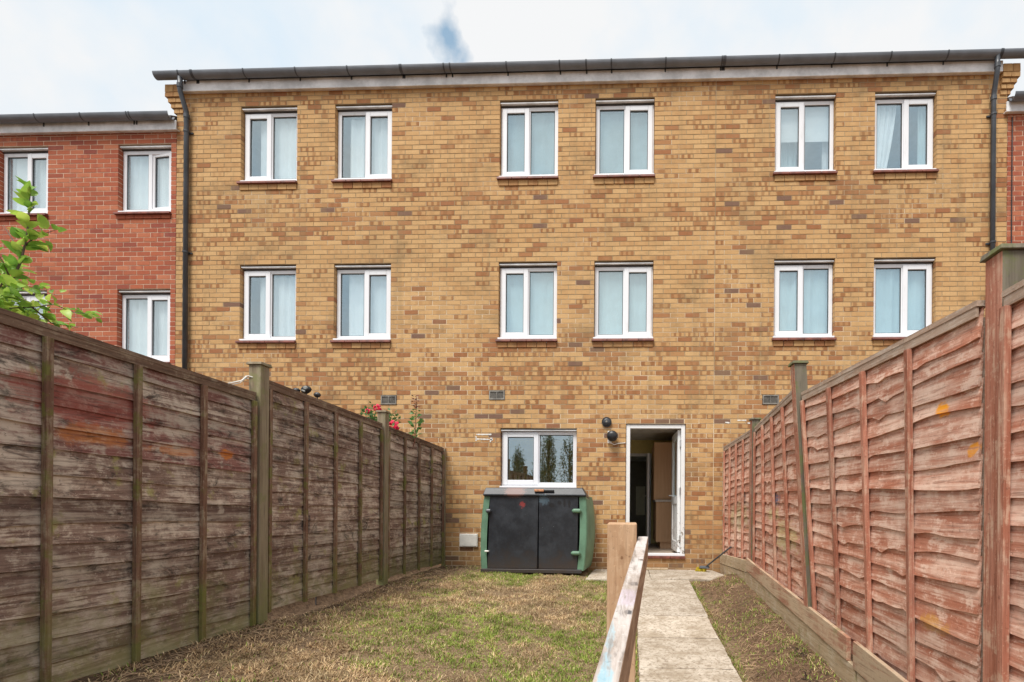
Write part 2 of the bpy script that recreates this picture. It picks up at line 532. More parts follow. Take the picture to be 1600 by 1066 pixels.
MAT['sidewood'] = wood_mat('sawn_rail_side', 1, ((0.36, 0.23, 0.145), (0.47, 0.32, 0.21)), worn=(0.52, 0.38, 0.26), rand=0.0, grain_dark=0.5)


def concrete():
    m, nt, b = new_mat('weathered_concrete')
    g = G(nt)
    a = g.noise(g.pos(), 4.0, 6, 0.7)
    f = g.noise(g.pos(), 34, 6, 0.75)
    ff = g.noise(g.pos(), 130, 3, 0.7)
    c = g.mix(g.rng(a, 0.35, 0.65), (0.36, 0.295, 0.22), (0.60, 0.53, 0.44))
    c = g.mix(g.rng(f, 0.50, 0.60, 0, 0.85), c, (0.26, 0.205, 0.15))
    c = g.mix(g.rng(f, 0.30, 0.42, 0.6, 0), c, (0.70, 0.65, 0.57))
    c = g.mix(g.rng(ff, 0.60, 0.70, 0, 0.5), c, (0.19, 0.15, 0.11))
    c = g.hsv(c, 0.5, 1.0, g.math('MULTIPLY_ADD', g.objrand(), 0.16, 0.92))
    nt.links.new(c, b.inputs['Base Color'])
    b.inputs['Roughness'].default_value = 0.95
    b.inputs['Specular IOR Level'].default_value = 0.15
    nt.links.new(g.bump(g.math('ADD', f, ff), 0.5, 0.006), b.inputs['Normal'])
    return m


MAT['concrete'] = concrete()


def soil():
    m, nt, b = new_mat('dry_lawn_soil')
    g = G(nt)
    a = g.noise(g.pos(), 2.2, 6, 0.7)
    f = g.noise(g.pos((1, 1, 1)), 26, 6, 0.8)
    ff = g.noise(g.pos(), 120, 4, 0.75)
    c = g.mix(g.rng(f, 0.35, 0.65), (0.17, 0.105, 0.065), (0.36, 0.25, 0.15))
    c = g.mix(g.rng(ff, 0.48, 0.64, 0, 0.8), c, (0.56, 0.45, 0.28))
    c = g.mix(g.rng(a, 0.52, 0.68, 0, 0.4), c, (0.24, 0.24, 0.08))
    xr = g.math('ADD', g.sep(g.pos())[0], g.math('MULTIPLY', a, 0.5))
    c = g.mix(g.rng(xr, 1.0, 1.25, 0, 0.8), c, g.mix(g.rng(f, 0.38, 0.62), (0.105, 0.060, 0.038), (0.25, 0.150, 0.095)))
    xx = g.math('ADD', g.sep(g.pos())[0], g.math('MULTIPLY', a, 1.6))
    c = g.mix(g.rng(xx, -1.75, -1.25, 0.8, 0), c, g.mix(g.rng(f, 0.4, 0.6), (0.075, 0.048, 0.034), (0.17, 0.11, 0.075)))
    nt.links.new(c, b.inputs['Base Color'])
    b.inputs['Roughness'].default_value = 1.0
    b.inputs['Specular IOR Level'].default_value = 0.05
    nt.links.new(g.bump(g.math('ADD', f, ff), 0.9, 0.02), b.inputs['Normal'])
    return m


MAT['soil'] = soil()


MAT['jointdirt'] = simple('joint_dirt', (0.10, 0.075, 0.05), 1.0, var=0.3, nscale=30)


def attr_mat(name, rough=0.8, trans=0.0, spec=0.2):
    m, nt, b = new_mat(name)
    g = G(nt)
    a = g.attr('col')
    f = g.noise(g.pos(), 60, 3)
    c = g.hsv(a.outputs['Color'], 0.5, 1.0, g.math('MULTIPLY_ADD', f, 0.5, 0.75))
    nt.links.new(c, b.inputs['Base Color'])
    b.inputs['Roughness'].default_value = rough
    b.inputs['Specular IOR Level'].default_value = spec
    if trans:
        t = g.n.new('ShaderNodeBsdfTranslucent')
        nt.links.new(c, t.inputs['Color'])
        mxs = g.n.new('ShaderNodeMixShader')
        mxs.inputs[0].default_value = trans
        nt.links.new(b.outputs[0], mxs.inputs[1])
        nt.links.new(t.outputs[0], mxs.inputs[2])
        nt.links.new(mxs.outputs[0], nt.nodes['Material Output'].inputs['Surface'])
    return m


MAT['grass'] = attr_mat('grass_blade', 0.8, 0.25)


def leaf_mat(name, c1, c2, c3):
    m, nt, b = new_mat(name)
    g = G(nt)
    r = g.objrand()
    c = g.ramp(g.math('MULTIPLY_ADD', g.noise(g.pos(), 14, 3), 0.5, g.math('MULTIPLY', r, 0.6)), [(0.1, c1), (0.5, c2), (0.85, c3)])
    nt.links.new(c, b.inputs['Base Color'])
    b.inputs['Roughness'].default_value = 0.45
    t = g.n.new('ShaderNodeBsdfTranslucent')
    nt.links.new(c, t.inputs['Color'])
    mxs = g.n.new('ShaderNodeMixShader')
    mxs.inputs[0].default_value = 0.4
    nt.links.new(b.outputs[0], mxs.inputs[1])
    nt.links.new(t.outputs[0], mxs.inputs[2])
    nt.links.new(mxs.outputs[0], nt.nodes['Material Output'].inputs['Surface'])
    return m


MAT['appleleaf'] = leaf_mat('apple_leaf', (0.11, 0.26, 0.05), (0.28, 0.50, 0.07), (0.55, 0.68, 0.13))
MAT['roseleaf'] = leaf_mat('rose_leaf', (0.06, 0.15, 0.05), (0.11, 0.25, 0.07), (0.20, 0.36, 0.10))
MAT['roseshoot'] = simple('red_young_rose_leaf', (0.16, 0.055, 0.035), 0.5, var=0.3)
MAT['petal'] = simple('crimson_petal', (0.72, 0.008, 0.06), 0.6, var=0.4, nscale=40)
MAT['bark'] = simple('grey_brown_bark', (0.14, 0.10, 0.075), 0.9, var=0.3, nscale=30, bump=0.4)
MAT['farleaf'] = leaf_mat('poplar_leaf', (0.03, 0.06, 0.015), (0.06, 0.11, 0.025), (0.11, 0.16, 0.04))
MAT['greenplastic'] = simple('faded_green_plastic', (0.135, 0.26, 0.17), 0.55, var=0.13, nscale=5)


def shed_black():
    m, nt, b = new_mat('scuffed_charcoal_plastic')
    g = G(nt)
    a = g.noise(g.pos(), 5, 6, 0.7)
    f = g.noise(g.pos(), 45, 5, 0.7)
    z = g.sep(g.pos())[2]
    c = g.mix(g.rng(a, 0.35, 0.7), (0.014, 0.016, 0.021), (0.036, 0.041, 0.050))
    c = g.mix(g.rng(f, 0.68, 0.74, 0, 0.8), c, (0.30, 0.30, 0.32))
    low = g.math('ADD', z, g.math('MULTIPLY', a, 0.9))
    c = g.mix(g.rng(low, 0.45, 0.85, 0.5, 0), c, (0.085, 0.060, 0.045))
    c = g.mix(g.math('MULTIPLY', g.spot((-1.49, 6.93, 0.985), 0.045, f, 1.6, (1, 0, 1)), 0.5), c, (0.45, 0.05, 0.04))
    c = g.mix(g.math('MULTIPLY', g.spot((-1.19, 6.93, 1.06), 0.08, f, 1.6, (1, 0, 1)), 0.25), c, (0.20, 0.33, 0.42))
    c = g.mix(g.math('MULTIPLY', g.spot((-1.6, 6.93, 1.17), 0.10, f, 0.9, (0.6, 0, 1)), 0.5), c, (0.28, 0.12, 0.09))
    for p, st in (((-0.83, 6.93, 1.0), (1.6, 0, 0.5)), ((-0.90, 6.93, 1.01), (1.8, 0, 0.55)), ((-0.97, 6.93, 1.02), (1, 0, 1)), ((-1.08, 6.93, 0.98), (0.7, 0, 0.9))):
        c = g.mix(g.math('MULTIPLY', g.spot(p, 0.035, f, 0.5, st), 0.85), c, (0.010, 0.009, 0.010))
    nt.links.new(c, b.inputs['Base Color'])
    b.inputs['Roughness'].default_value = 0.4
    nt.links.new(g.bump(f, 0.15, 0.002), b.inputs['Normal'])
    return m


MAT['shedblack'] = shed_black()

# ------------------------------------------------------------------ mesh helpers
WLOC = {}


class MB:
    def __init__(s):
        s.v, s.f, s.mi, s.uv, s.tint = [], [], [], [], []

    def face(s, pts, mi=0, uv=None, tint=None):
        i = len(s.v)
        s.v += [tuple(p) for p in pts]
        s.f.append(tuple(range(i, i + len(pts))))
        s.mi.append(mi)
        s.uv.append(uv)
        s.tint.append(tint)

    def mesh(s, pts, faces, mi=0):
        i = len(s.v)
        s.v += [tuple(p) for p in pts]
        for f in faces:
            s.f.append(tuple(i + k for k in f))
            s.mi.append(mi)
            s.uv.append(None)
            s.tint.append(None)
        return s

    def box(s, x0, x1, y0, y1, z0, z1, mi=0):
        p = [(x0, y0, z0), (x1, y0, z0), (x1, y1, z0), (x0, y1, z0), (x0, y0, z1), (x1, y0, z1), (x1, y1, z1), (x0, y1, z1)]
        return s.mesh(p, HEX, mi)

    def hexa(s, p, mi=0):
        return s.mesh(p, HEX, mi)

    def tube(s, pts, rad, n=10, cap=True, mi=0):
        pts = [Vector(p) for p in pts]
        rads = rad if isinstance(rad, (list, tuple)) else [rad] * len(pts)
        vs_, fs = [], []
        prev = None
        for i, p in enumerate(pts):
            d = (pts[min(i + 1, len(pts) - 1)] - pts[max(i - 1, 0)]).normalized()
            a = prev if prev is not None else (Vector((0, 0, 1)) if abs(d.z) < 0.9 else Vector((0, 1, 0)))
            u = (a - d * a.dot(d)).normalized()
            prev = u
            w = d.cross(u)
            for k in range(n):
                t = 2 * math.pi * k / n
                vs_.append(p + (u * math.cos(t) + w * math.sin(t)) * rads[i])
        for i in range(len(pts) - 1):
            for k in range(n):
                k2 = (k + 1) % n
                fs.append((i * n + k, i * n + k2, (i + 1) * n + k2, (i + 1) * n + k))
        if cap:
            fs.append(tuple(range(n - 1, -1, -1)))
            fs.append(tuple(range((len(pts) - 1) * n, len(pts) * n)))
        return s.mesh(vs_, fs, mi)


HEX = [(0, 3, 2, 1), (4, 5, 6, 7), (0, 1, 5, 4), (1, 2, 6, 5), (2, 3, 7, 6), (3, 0, 4, 7)]


def empty(name, loc, label=None, cat=None, group=None, kind=None):
    o = bpy.data.objects.new(name, None)
    COL.objects.link(o)
    o.location = loc
    o.empty_display_size = 0.2
    WLOC[o.name] = Vector(loc)
    tag(o, label, cat, group, kind)
    return o


def tag(o, label=None, cat=None, group=None, kind=None):
    for k, v in (('label', label), ('category', cat), ('group', group), ('kind', kind)):
        if v:
            o[k] = v
    return o


def place(o, wloc, parent):
    wloc = Vector(wloc)
    if parent is not None:
        o.parent = parent
        o.location = wloc - WLOC[parent.name]
    else:
        o.location = wloc
    WLOC[o.name] = wloc
    return o


def build(name, mb, mat, parent=None, bevel=0.0, smooth=False, origin=None):
    """link the collected shapes as ONE mesh object, origin at the base centre (world-aligned)"""
    V = np.array(mb.v, dtype=float)
    if origin is None:
        lo, hi = V.min(0), V.max(0)
        origin = ((lo[0] + hi[0]) / 2, (lo[1] + hi[1]) / 2, lo[2])
    V = V - np.array(origin)
    me = bpy.data.meshes.new(name)
    me.from_pydata(V.tolist(), [], mb.f)
    for m in (mat if isinstance(mat, (list, tuple)) else [mat]):
        me.materials.append(MAT[m] if isinstance(m, str) else m)
    if any(mb.mi):
        me.polygons.foreach_set('material_index', mb.mi)
    if any(u is not None for u in mb.uv):
        ul = me.uv_layers.new(name='UVMap')
        uvs, cols = [], []
        for f, u, t in zip(mb.f, mb.uv, mb.tint):
            for k in range(len(f)):
                uvs += list(u[k]) if u is not None else [0.5, 0.5]
                cols += list(t) + [1.0] if t is not None else [0.2, 0, 0, 1]
        ul.data.foreach_set('uv', uvs)
        ca = me.color_attributes.new('tint', 'FLOAT_COLOR', 'CORNER')
        ca.data.foreach_set('color', cols)
    if smooth:
        me.polygons.foreach_set('use_smooth', [True] * len(me.polygons))
    me.update()
    o = bpy.data.objects.new(name, me)
    COL.objects.link(o)
    if bevel:
        bv = o.modifiers.new('bevel', 'BEVEL')
        bv.width = bevel
        bv.segments = 2
        bv.limit_method = 'ANGLE'
    return place(o, origin, parent)


def link_mesh(name, me, wloc, parent, rot=None, scale=None):
    o = bpy.data.objects.new(name, me)
    COL.objects.link(o)
    place(o, wloc, parent)
    if rot:
        o.rotation_euler = rot
    if scale:
        o.scale = scale
    return o


def box_part(name, x0, x1, y0, y1, z0, z1, mat, parent, bevel=0.0):
    return build(name, MB().box(x0, x1, y0, y1, z0, z1), mat, parent, bevel)


class VN:
    """2-D value noise"""
    def __init__(s, seed, n=64):
        s.t = np.random.default_rng(seed).random((n, n))
        s.n = n

    def __call__(s, x, y):
        x = np.asarray(x, float)
        y = np.asarray(y, float)
        xi, yi = np.floor(x).astype(int), np.floor(y).astype(int)
        fx, fy = x - xi, y - yi
        fx = fx * fx * (3 - 2 * fx)
        fy = fy * fy * (3 - 2 * fy)
        n = s.n
        a = s.t[xi % n, yi % n]
        b = s.t[(xi + 1) % n, yi % n]
        c = s.t[xi % n, (yi + 1) % n]
        d = s.t[(xi + 1) % n, (yi + 1) % n]
        return (a * (1 - fx) + b * fx) * (1 - fy) + (c * (1 - fx) + d * fx) * fy


vn1, vn2, vn3, vn4 = VN(1), VN(2), VN(3), VN(4)


def sst(t):
    t = np.clip(t, 0, 1)
    return t * t * (3 - 2 * t)


# ------------------------------------------------------------------ ground
PATH_L, PATH_R = 0.09, 0.80


def path_z(y):
    return np.where(np.asarray(y) < 6.72, -0.0775 * (6.72 - np.maximum(y, -1.5)), 0.0)


def ground_z(x, y):
    x = np.asarray(x, float)
    y = np.asarray(y, float)
    zp = path_z(y) - 0.012
    tl = sst((0.0 - x) / 2.75)
    tr = sst((x - 0.85) / 0.5)
    z = np.where(x < 0.4, zp * (1 - tl) + tl * 0.035, zp + 0.13 * tr)
    z = z + (vn1(x * 2.2, y * 2.2) - 0.5) * 0.03 + (vn2(x * 7, y * 7) - 0.5) * 0.014
    # the strip right under the paving stays below it
    onp = (x > PATH_L - 0.06) & (x < PATH_R + 0.04) | ((y > 6.55) & (x > -0.62) & (x < 1.5))
    z = np.where(onp, np.minimum(z, path_z(y) - 0.025), z)
    # a hollow under the second panel of the left fence
    z = z - 0.03 * np.exp(-((x + 2.85) / 0.15) ** 2) * sst((y - 3.85) / 0.3) * sst((5.9 - y) / 0.6)
    z = z + 0.14 * sst((-2.96 - x) / 0.12) * (x > -60)
    far = np.hypot(x, y - 4)
    return np.where(far > 30, np.where(y < 0, -0.5, 0.0), z)


xs = np.unique(np.concatenate([[-400, -150, -60, -30, -15, -8], np.linspace(-5, -3.2, 10), np.arange(-3.15, 1.75, 0.05), [2, 3, 5, 8, 15, 30, 60, 150, 400]]))
ys = np.unique(np.concatenate([[-400, -150, -60, -35, -20, -10, -5, -2, -1], np.arange(-0.5, 7.8, 0.06), [8, 10, 15, 30, 60, 150, 400]]))
gx, gy = np.meshgrid(xs, ys)
gz = ground_z(gx, gy)
me = bpy.data.meshes.new('ground')
nx, ny = len(xs), len(ys)
idx = np.arange(nx * ny).reshape(ny, nx)
faces = np.stack([idx[:-1, :-1], idx[:-1, 1:], idx[1:, 1:], idx[1:, :-1]], -1).reshape(-1, 4)
me.from_pydata(np.stack([gx, gy, gz], -1).reshape(-1, 3).tolist(), [], faces.tolist())
me.materials.append(MAT['soil'])
me.polygons.foreach_set('use_smooth', [True] * len(me.polygons))
ground = bpy.data.objects.new('ground', me)
COL.objects.link(ground)
tag(ground, 'dry brown lawn soil with patchy grass between the two fences', None, None, 'structure')

# ------------------------------------------------------------------ paving
zj = float(path_z(2.2))
path = build('path', MB().hexa([(PATH_L + .02, 2.2, zj - .10), (PATH_R - .02, 2.2, zj - .10), (PATH_R - .02, 6.72, -.10), (PATH_L + .02, 6.72, -.10),
                                (PATH_L + .02, 2.2, zj + .002), (PATH_R - .02, 2.2, zj + .002), (PATH_R - .02, 6.69, -.002), (PATH_L + .02, 6.69, -.002)]), 'jointdirt')
tag(path, 'pale weathered concrete path leading up to the back door', None, None, 'structure')


def slab(x0, x1, y0, y1, par, zf, tilt=0.0, corners=None):
    mb = MB()
    n = 14
    def edge(i, seed):
        return (float(vn3(i * 3.1 + seed, seed)) - 0.5) * 0.012
    c = corners or [(x0, y0), (x1, y0), (x1, y1), (x0, y1)]
    ring = []
    for k in range(4):
        a, b = c[k], c[(k + 1) % 4]
        for i in range(n):
            t = i / n
            px, py = a[0] + (b[0] - a[0]) * t, a[1] + (b[1] - a[1]) * t
            j = edge(i, k * 7.3 + x0 + y0) if 0 < i else 0
            ring.append((px + (j if k in (1, 3) else 0), py + (j if k in (0, 2) else 0)))
    top = [(px, py, float(zf(py)) + tilt * (px - x0)) for px, py in ring]
    cx_, cy_ = sum(p[0] for p in ring) / len(ring), sum(p[1] for p in ring) / len(ring)
    topi = [(px + (cx_ - px) * .012, py + (cy_ - py) * .012, float(zf(py)) + .006 + tilt * (px - x0)) for px, py in ring]
    bot = [(px, py, float(zf(py)) - .07) for px, py in ring]
    m_ = len(ring)
    fs = [tuple(range(2 * m_, 3 * m_))]
    for i in range(m_):
        j = (i + 1) % m_
        fs.append((i, j, 2 * m_ + j, 2 * m_ + i))
        fs.append((m_ + i, m_ + j, j, i))
    mb.mesh(top + bot + topi, fs)
    return build('paving_slab', mb, 'concrete', par)


ycuts = [2.3, 3.047, 3.722, 4.395, 5.05, 6.69]
for i in range(len(ycuts) - 1):
    slab(PATH_L + random.uniform(-.006, .006), PATH_R + random.uniform(-.006, .006), ycuts[i] + .0055, ycuts[i + 1] - .0055, path, path_z, random.uniform(-.006, .006))
patio = build('patio', MB().box(-.5, 1.2, 6.75, 7.7, -.10, -.03), 'soil')
tag(patio, 'narrow concrete patio strip along the house wall below the door', None, None, 'structure')
slab(-.55, .30, 6.70, 7.695, patio, lambda y: -0.002, 0, [(-.57, 6.62), (.30, 6.70), (.30, 7.695), (-.52, 7.695)])
slab(.305, 1.4, 6.70, 7.695, patio, lambda y: 0.001, 0, [(.306, 6.70), (1.44, 6.76), (1.27, 7.695), (.306, 7.695)])


# ------------------------------------------------------------------ houses
BL, JT, BD = 0.214, 0.011, 0.100
YF = 7.70
brick_variants = {}


def brick_tint(x, z, kind):
    r = random.random()
    row = float(vn4(z / 0.074 * 0.37 + 11, 3.3))
    clus = float(vn3(x * 0.55 + 31, z * 1.1 + 7))
    if kind == 'y':
        low = 0.22 if z < 3.4 else 0.0
        p = 0.10 + 0.55 * max(0, row - 0.42) + 0.55 * max(0, clus - 0.5) + low * (0.6 + row * 0.8)
        if z > 7.27:
            p += 0.30
        if r < p * 0.55:
            t, k = random.uniform(0.48, 0.82), random.choice([0, 0, .5, .8])
            if random.random() < 0.08:
                t, k = 1.0, 0.0
        elif r < p * 1.25:
            t, k = random.uniform(0.15, 0.4), random.uniform(0.6, 1.0)
        else:
            t, k = random.uniform(0.0, 0.36), (random.uniform(0, .35) if random.random() < .4 else 0)
        if z < 0.75:
            t = min(1, t + random.uniform(.05, .4))
    else:
        t, k = min(1, abs(random.gauss(0.42, 0.22))), (random.uniform(.2, .7) if random.random() < .25 else 0)
    return (t, k, random.random())


def brick_geo(mb, x0, x1, z0, z1, y0, y1, tint, ends=True):
    j = lambda a: random.uniform(-a, a)
    y0 = y0 + j(0.0011)
    a = (x0 + j(.0015), y0, z0 + j(.0012))
    b = (x1 + j(.0015), y0, z0 + j(.0012))
    c = (x1 + j(.0015), y0, z1 + j(.0012))
    d = (x0 + j(.0015), y0, z1 + j(.0012))
    A, B, C, D = [(p[0], y1, p[2]) for p in (a, b, c, d)]
    uv = [(0, 0), (1, 0), (1, 1), (0, 1)]
    us = min(1.0, (x1 - x0) / BL)
    mb.face([a, b, c, d], 0, [(u * us, v) for u, v in uv], tint)
    mb.face([b, B, C, c], 0, uv, tint)
    mb.face([A, a, d, D], 0, uv, tint)
    mb.face([d, c, C, D], 0, uv, tint)
    mb.face([A, B, b, a], 0, uv, tint)


def variant(kind, tq, kq, course):
    key = (kind, tq, kq, course)
    if key not in brick_variants:
        lst = []
        for _ in range(3):
            mb = MB()
            brick_geo(mb, -BL / 2, BL / 2, 0, course - JT, 0, BD, (tq / 8, kq / 4, random.random()))
            o = build('tmp_brick', mb, 'brick' if kind == 'y' else 'redbrick', None, origin=(0, 0, 0))
            lst.append(o.data)
            bpy.data.objects.remove(o)
        brick_variants[key] = lst
    return random.choice(brick_variants[key])


def wall(house, x0, x1, z0, z1, zref, course, openings, kind, extra=None, phase=0.0, tooth=(False, False)):
    """brickwork of one house front; openings (xa, xb, za, zb)"""
    bmat, mmat = ('brick', 'mortar') if kind == 'y' else ('redbrick', 'redmortar')
    # mortar backing with holes and reveals
    mb = MB()
    e = 0.004
    ops = [(a - e, b + e, c - e, d + e) for a, b, c, d in openings]
    X = sorted({x0, x1, *[o[0] for o in ops], *[o[1] for o in ops]})
    Z = sorted({z0, z1, *[o[2] for o in ops], *[o[3] for o in ops]})
    X = [x for x in X if x0 <= x <= x1]
    Z = [z for z in Z if z0 <= z <= z1]
    yb, yk = YF + 0.0035, YF + BD + 0.02
    inside = lambda x, z: any(o[0] < x < o[1] and o[2] < z < o[3] for o in ops)
    for i in range(len(X) - 1):
        for k in range(len(Z) - 1):
            if inside((X[i] + X[i + 1]) / 2, (Z[k] + Z[k + 1]) / 2):
                continue
            mb.face([(X[i], yb, Z[k]), (X[i + 1], yb, Z[k]), (X[i + 1], yb, Z[k + 1]), (X[i], yb, Z[k + 1])])
            mb.face([(X[i], yk, Z[k + 1]), (X[i + 1], yk, Z[k + 1]), (X[i + 1], yk, Z[k]), (X[i], yk, Z[k])])
    for a, b, c, d in ops:
        mb.face([(a, yb, c), (a, yk, c), (a, yk, d), (a, yb, d)])
        mb.face([(b, yk, c), (b, yb, c), (b, yb, d), (b, yk, d)])
        mb.face([(a, yb, d), (a, yk, d), (b, yk, d), (b, yb, d)])
        mb.face([(a, yk, c), (a, yb, c), (b, yb, c), (b, yk, c)])
    mb.face([(x0, yk, z0), (x0, yb, z0), (x0, yb, z1), (x0, yk, z1)])
    mb.face([(x1, yb, z0), (x1, yk, z0), (x1, yk, z1), (x1, yb, z1)])
    w = build('wall', mb, mmat, house)
    full, rest = [], MB()
    k0 = math.floor((z0 - zref) / course)
    k1 = math.ceil((z1 - zref) / course)
    for k in range(k0, k1):
        za, zb = zref + k * course + JT, zref + (k + 1) * course
        if zb > z1 + 0.002 or za < z0 - 0.08:
            continue
        zm = (za + zb) / 2
        segs = [(x0, x1)]
        for a, b, c, d in openings:
            if c - 0.02 < zm < d:
                ns = []
                for s, t in segs:
                    if a > s + 1e-9:
                        ns.append((s, min(a, t)))
                    if b < t:
                        ns.append((max(b, s), t))
                segs = [q for q in ns if q[1] - q[0] > 0.02]
        off = phase + (0 if k % 2 == 0 else (BL + JT) / 2)
        for s, t in segs:
            i = math.floor((s - x0 - off) / (BL + JT)) - 1
            while True:
                a = x0 + off + i * (BL + JT)
                b = a + BL
                i += 1
                if b < s + 0.045:
                    continue
                if a > t - 0.045:
                    break
                mid = (a + b) / 2
                if (tooth[0] and mid < x0) or (tooth[1] and mid >= x1):
                    continue
                a2 = a if (tooth[0] and s == x0) else max(a, s)
                b2 = b if (tooth[1] and t == x1) else min(b, t)
                if a2 - s < 0.058 and not (tooth[0] and s == x0):
                    a2 = s
                if t - b2 < 0.058 and not (tooth[1] and t == x1):
                    b2 = t
                if b2 - a2 < 0.02:
                    continue
                tn = brick_tint((a2 + b2) / 2, zm, kind)
                if abs(a2 - a) < 1e-6 and abs(b2 - b) < 1e-6:
                    full.append((a2, b2, za, zb, tn))
                else:
                    brick_geo(rest, a2, b2, za, zb, YF, YF + BD, tn)
    # the 300 bricks nearest the viewer in plain sight are single pieces
    def rank(q):
        x, z = (q[0] + q[1]) / 2, q[2]
        hid = 0
        if z < 0.08 or (z < 1.9 and (x < -2.95 or x > 1.42)):
            hid = 50
        if z < 1.22 and -2.05 < x < -.55:
            hid = 50
        return math.hypot(x, z - 0.97) + hid
    full.sort(key=rank)
    for (a, b, za, zb, tn) in full[:300]:
        me_ = variant(kind, round(tn[0] * 8), round(tn[1] * 4), course)
        link_mesh('brick', me_, ((a + b) / 2, YF + random.uniform(-.001, .001), za), house)
    for (a, b, za, zb, tn) in full[300:]:
        brick_geo(rest, a, b, za, zb, YF, YF + BD, tn)
    if extra:
        extra(rest)
    r = build('brickwork', rest, bmat, house)
    r['kind'] = 'stuff'
    return w


def brick_on_edge(mb, xa, xb, z0, z1, kind):
    n = max(3, round((xb - xa) / 0.16))
    for i in range(n):
        a = xa + (xb - xa) * i / n + .004
        b = xa + (xb - xa) * (i + 1) / n - .004
        t = brick_tint(a, z0, kind)
        brick_geo(mb, a, b, z0 + .004, z1 - .002, YF - .014, YF + BD, (min(.75, t[0] + .2), t[1] * .6, t[2]))


def window(house, xa, xb, z_sill, z_top, sash_side, gap=0.055, yfr=0.075, ajar=0.0, has_sill=True, lintel=True):
    """white uPVC casement: frame (parent) > sash, panes, gasket, sub sill, sill tiles, lintel flange"""
    f0 = YF + yfr
    x0, x1, z0, z1 = xa + .006, xb - .006, z_sill + .03, z_top - gap
    W = x1 - x0
    ft, mt = .058, .060
    xm = x0 + W * (0.52 if sash_side == 'R' else 0.48)
    mb = MB()
    mb.box(x0, x0 + ft, f0, f0 + .06, z0, z1)
    mb.box(x1 - ft, x1, f0, f0 + .06, z0, z1)
    mb.box(x0 + ft, x1 - ft, f0 + .001, f0 + .06, z1 - ft, z1)
    mb.box(x0 + ft, x1 - ft, f0 + .001, f0 + .06, z0, z0 + ft)
    mb.box(xm - mt / 2, xm + mt / 2, f0 + .002, f0 + .058, z0 + ft, z1 - ft)
    fr = build('window', mb, 'upvc', house, bevel=.006)
    build('sub_sill', MB().box(xa - .015 if yfr > .06 else xa, xb + .003, f0 - .075, f0 + .055, z_sill, z0 - .001), 'upvc', fr, bevel=.006)
    # opening sash, proud of the frame
    if sash_side == 'L':
        sx0, sx1, px0, px1 = x0 + .022, xm + .012, xm + mt / 2, x1 - ft
    else:
        sx0, sx1, px0, px1 = xm - .012, x1 - .022, x0 + ft, xm - mt / 2
    sz0, sz1, st = z0 + .024, z1 - .022, .072
    ys0, ys1 = f0 - .018, f0 + .05
    sb = MB()
    sb.box(sx0, sx0 + st, ys0, ys1, sz0, sz1)
    sb.box(sx1 - st, sx1, ys0, ys1, sz0, sz1)
    sb.box(sx0 + st, sx1 - st, ys0 + .001, ys1, sz1 - st, sz1)
    sb.box(sx0 + st, sx1 - st, ys0 + .001, ys1, sz0, sz0 + st)
    hinge_x = sx0 if sash_side == 'L' else sx1
    sash = build('sash', sb, 'upvc', fr, bevel=.006, origin=(hinge_x, ys0, sz0))
    pane_y = f0 + .022
    sp = MB().box(sx0 + st - .006, sx1 - st + .006, pane_y - .012, pane_y - .008, sz0 + st - .006, sz1 - st + .006)
    # black gaskets round the panes
    def gasket(a, b, c, d, y):
        g_ = MB()
        t = .008
        g_.box(a, a + t, y, y + .01, c, d)
        g_.box(b - t, b, y, y + .01, c, d)
        g_.box(a + t, b - t, y, y + .01, d - t, d)
        g_.box(a + t, b - t, y, y + .01, c, c + t)
        return g_
    build('pane', MB().box(px0 - .006, px1 + .006, pane_y, pane_y + .004, z0 + ft - .006, z1 - ft + .006), 'glass', fr)
    build('gasket', gasket(px0, px1, z0 + ft, z1 - ft, pane_y - .011), 'seal', fr)
    p2 = build('pane', sp, 'glass', fr, origin=(hinge_x, ys0, sz0))
    g2 = build('gasket', gasket(sx0 + st, sx1 - st, sz0 + st, sz1 - st, pane_y - .023), 'seal', fr, origin=(hinge_x, ys0, sz0))
    if ajar:
        for o in (sash, p2, g2):
            o.rotation_euler = (0, 0, ajar)
    if lintel:
        build('lintel_flange', MB().box(xa + .004, xb - .004, YF + .020, YF + .085, z_top - .034, z_top - .014), 'white_wood', fr, bevel=.003)
        build('lintel_shadow_strip', MB().box(xa + .004, xb - .004, YF + .06, YF + .11, z1 + .001, z_top - .036), 'shadowgap', fr)  # solid dark strip, shade of the gap under the flange put in as colour
    if has_sill:
        n = 4
        for i in range(n):
            a = xa - .035 + (xb - xa + .05) * i / n + .002
            b = xa - .035 + (xb - xa + .05) * (i + 1) / n - .002
            t = MB()
            zt = z_sill - .003
            t.hexa([(a, YF - .05, zt - .045), (b, YF - .05, zt - .045), (b, YF - .002, zt - .045), (a, YF - .002, zt - .045),
                    (a, YF - .045, zt - .010), (b, YF - .045, zt - .010), (b, YF - .002, zt - .004), (a, YF - .002, zt - .004)])
            build('sill_tile', t, 'tile', fr, bevel=.005)
    return fr


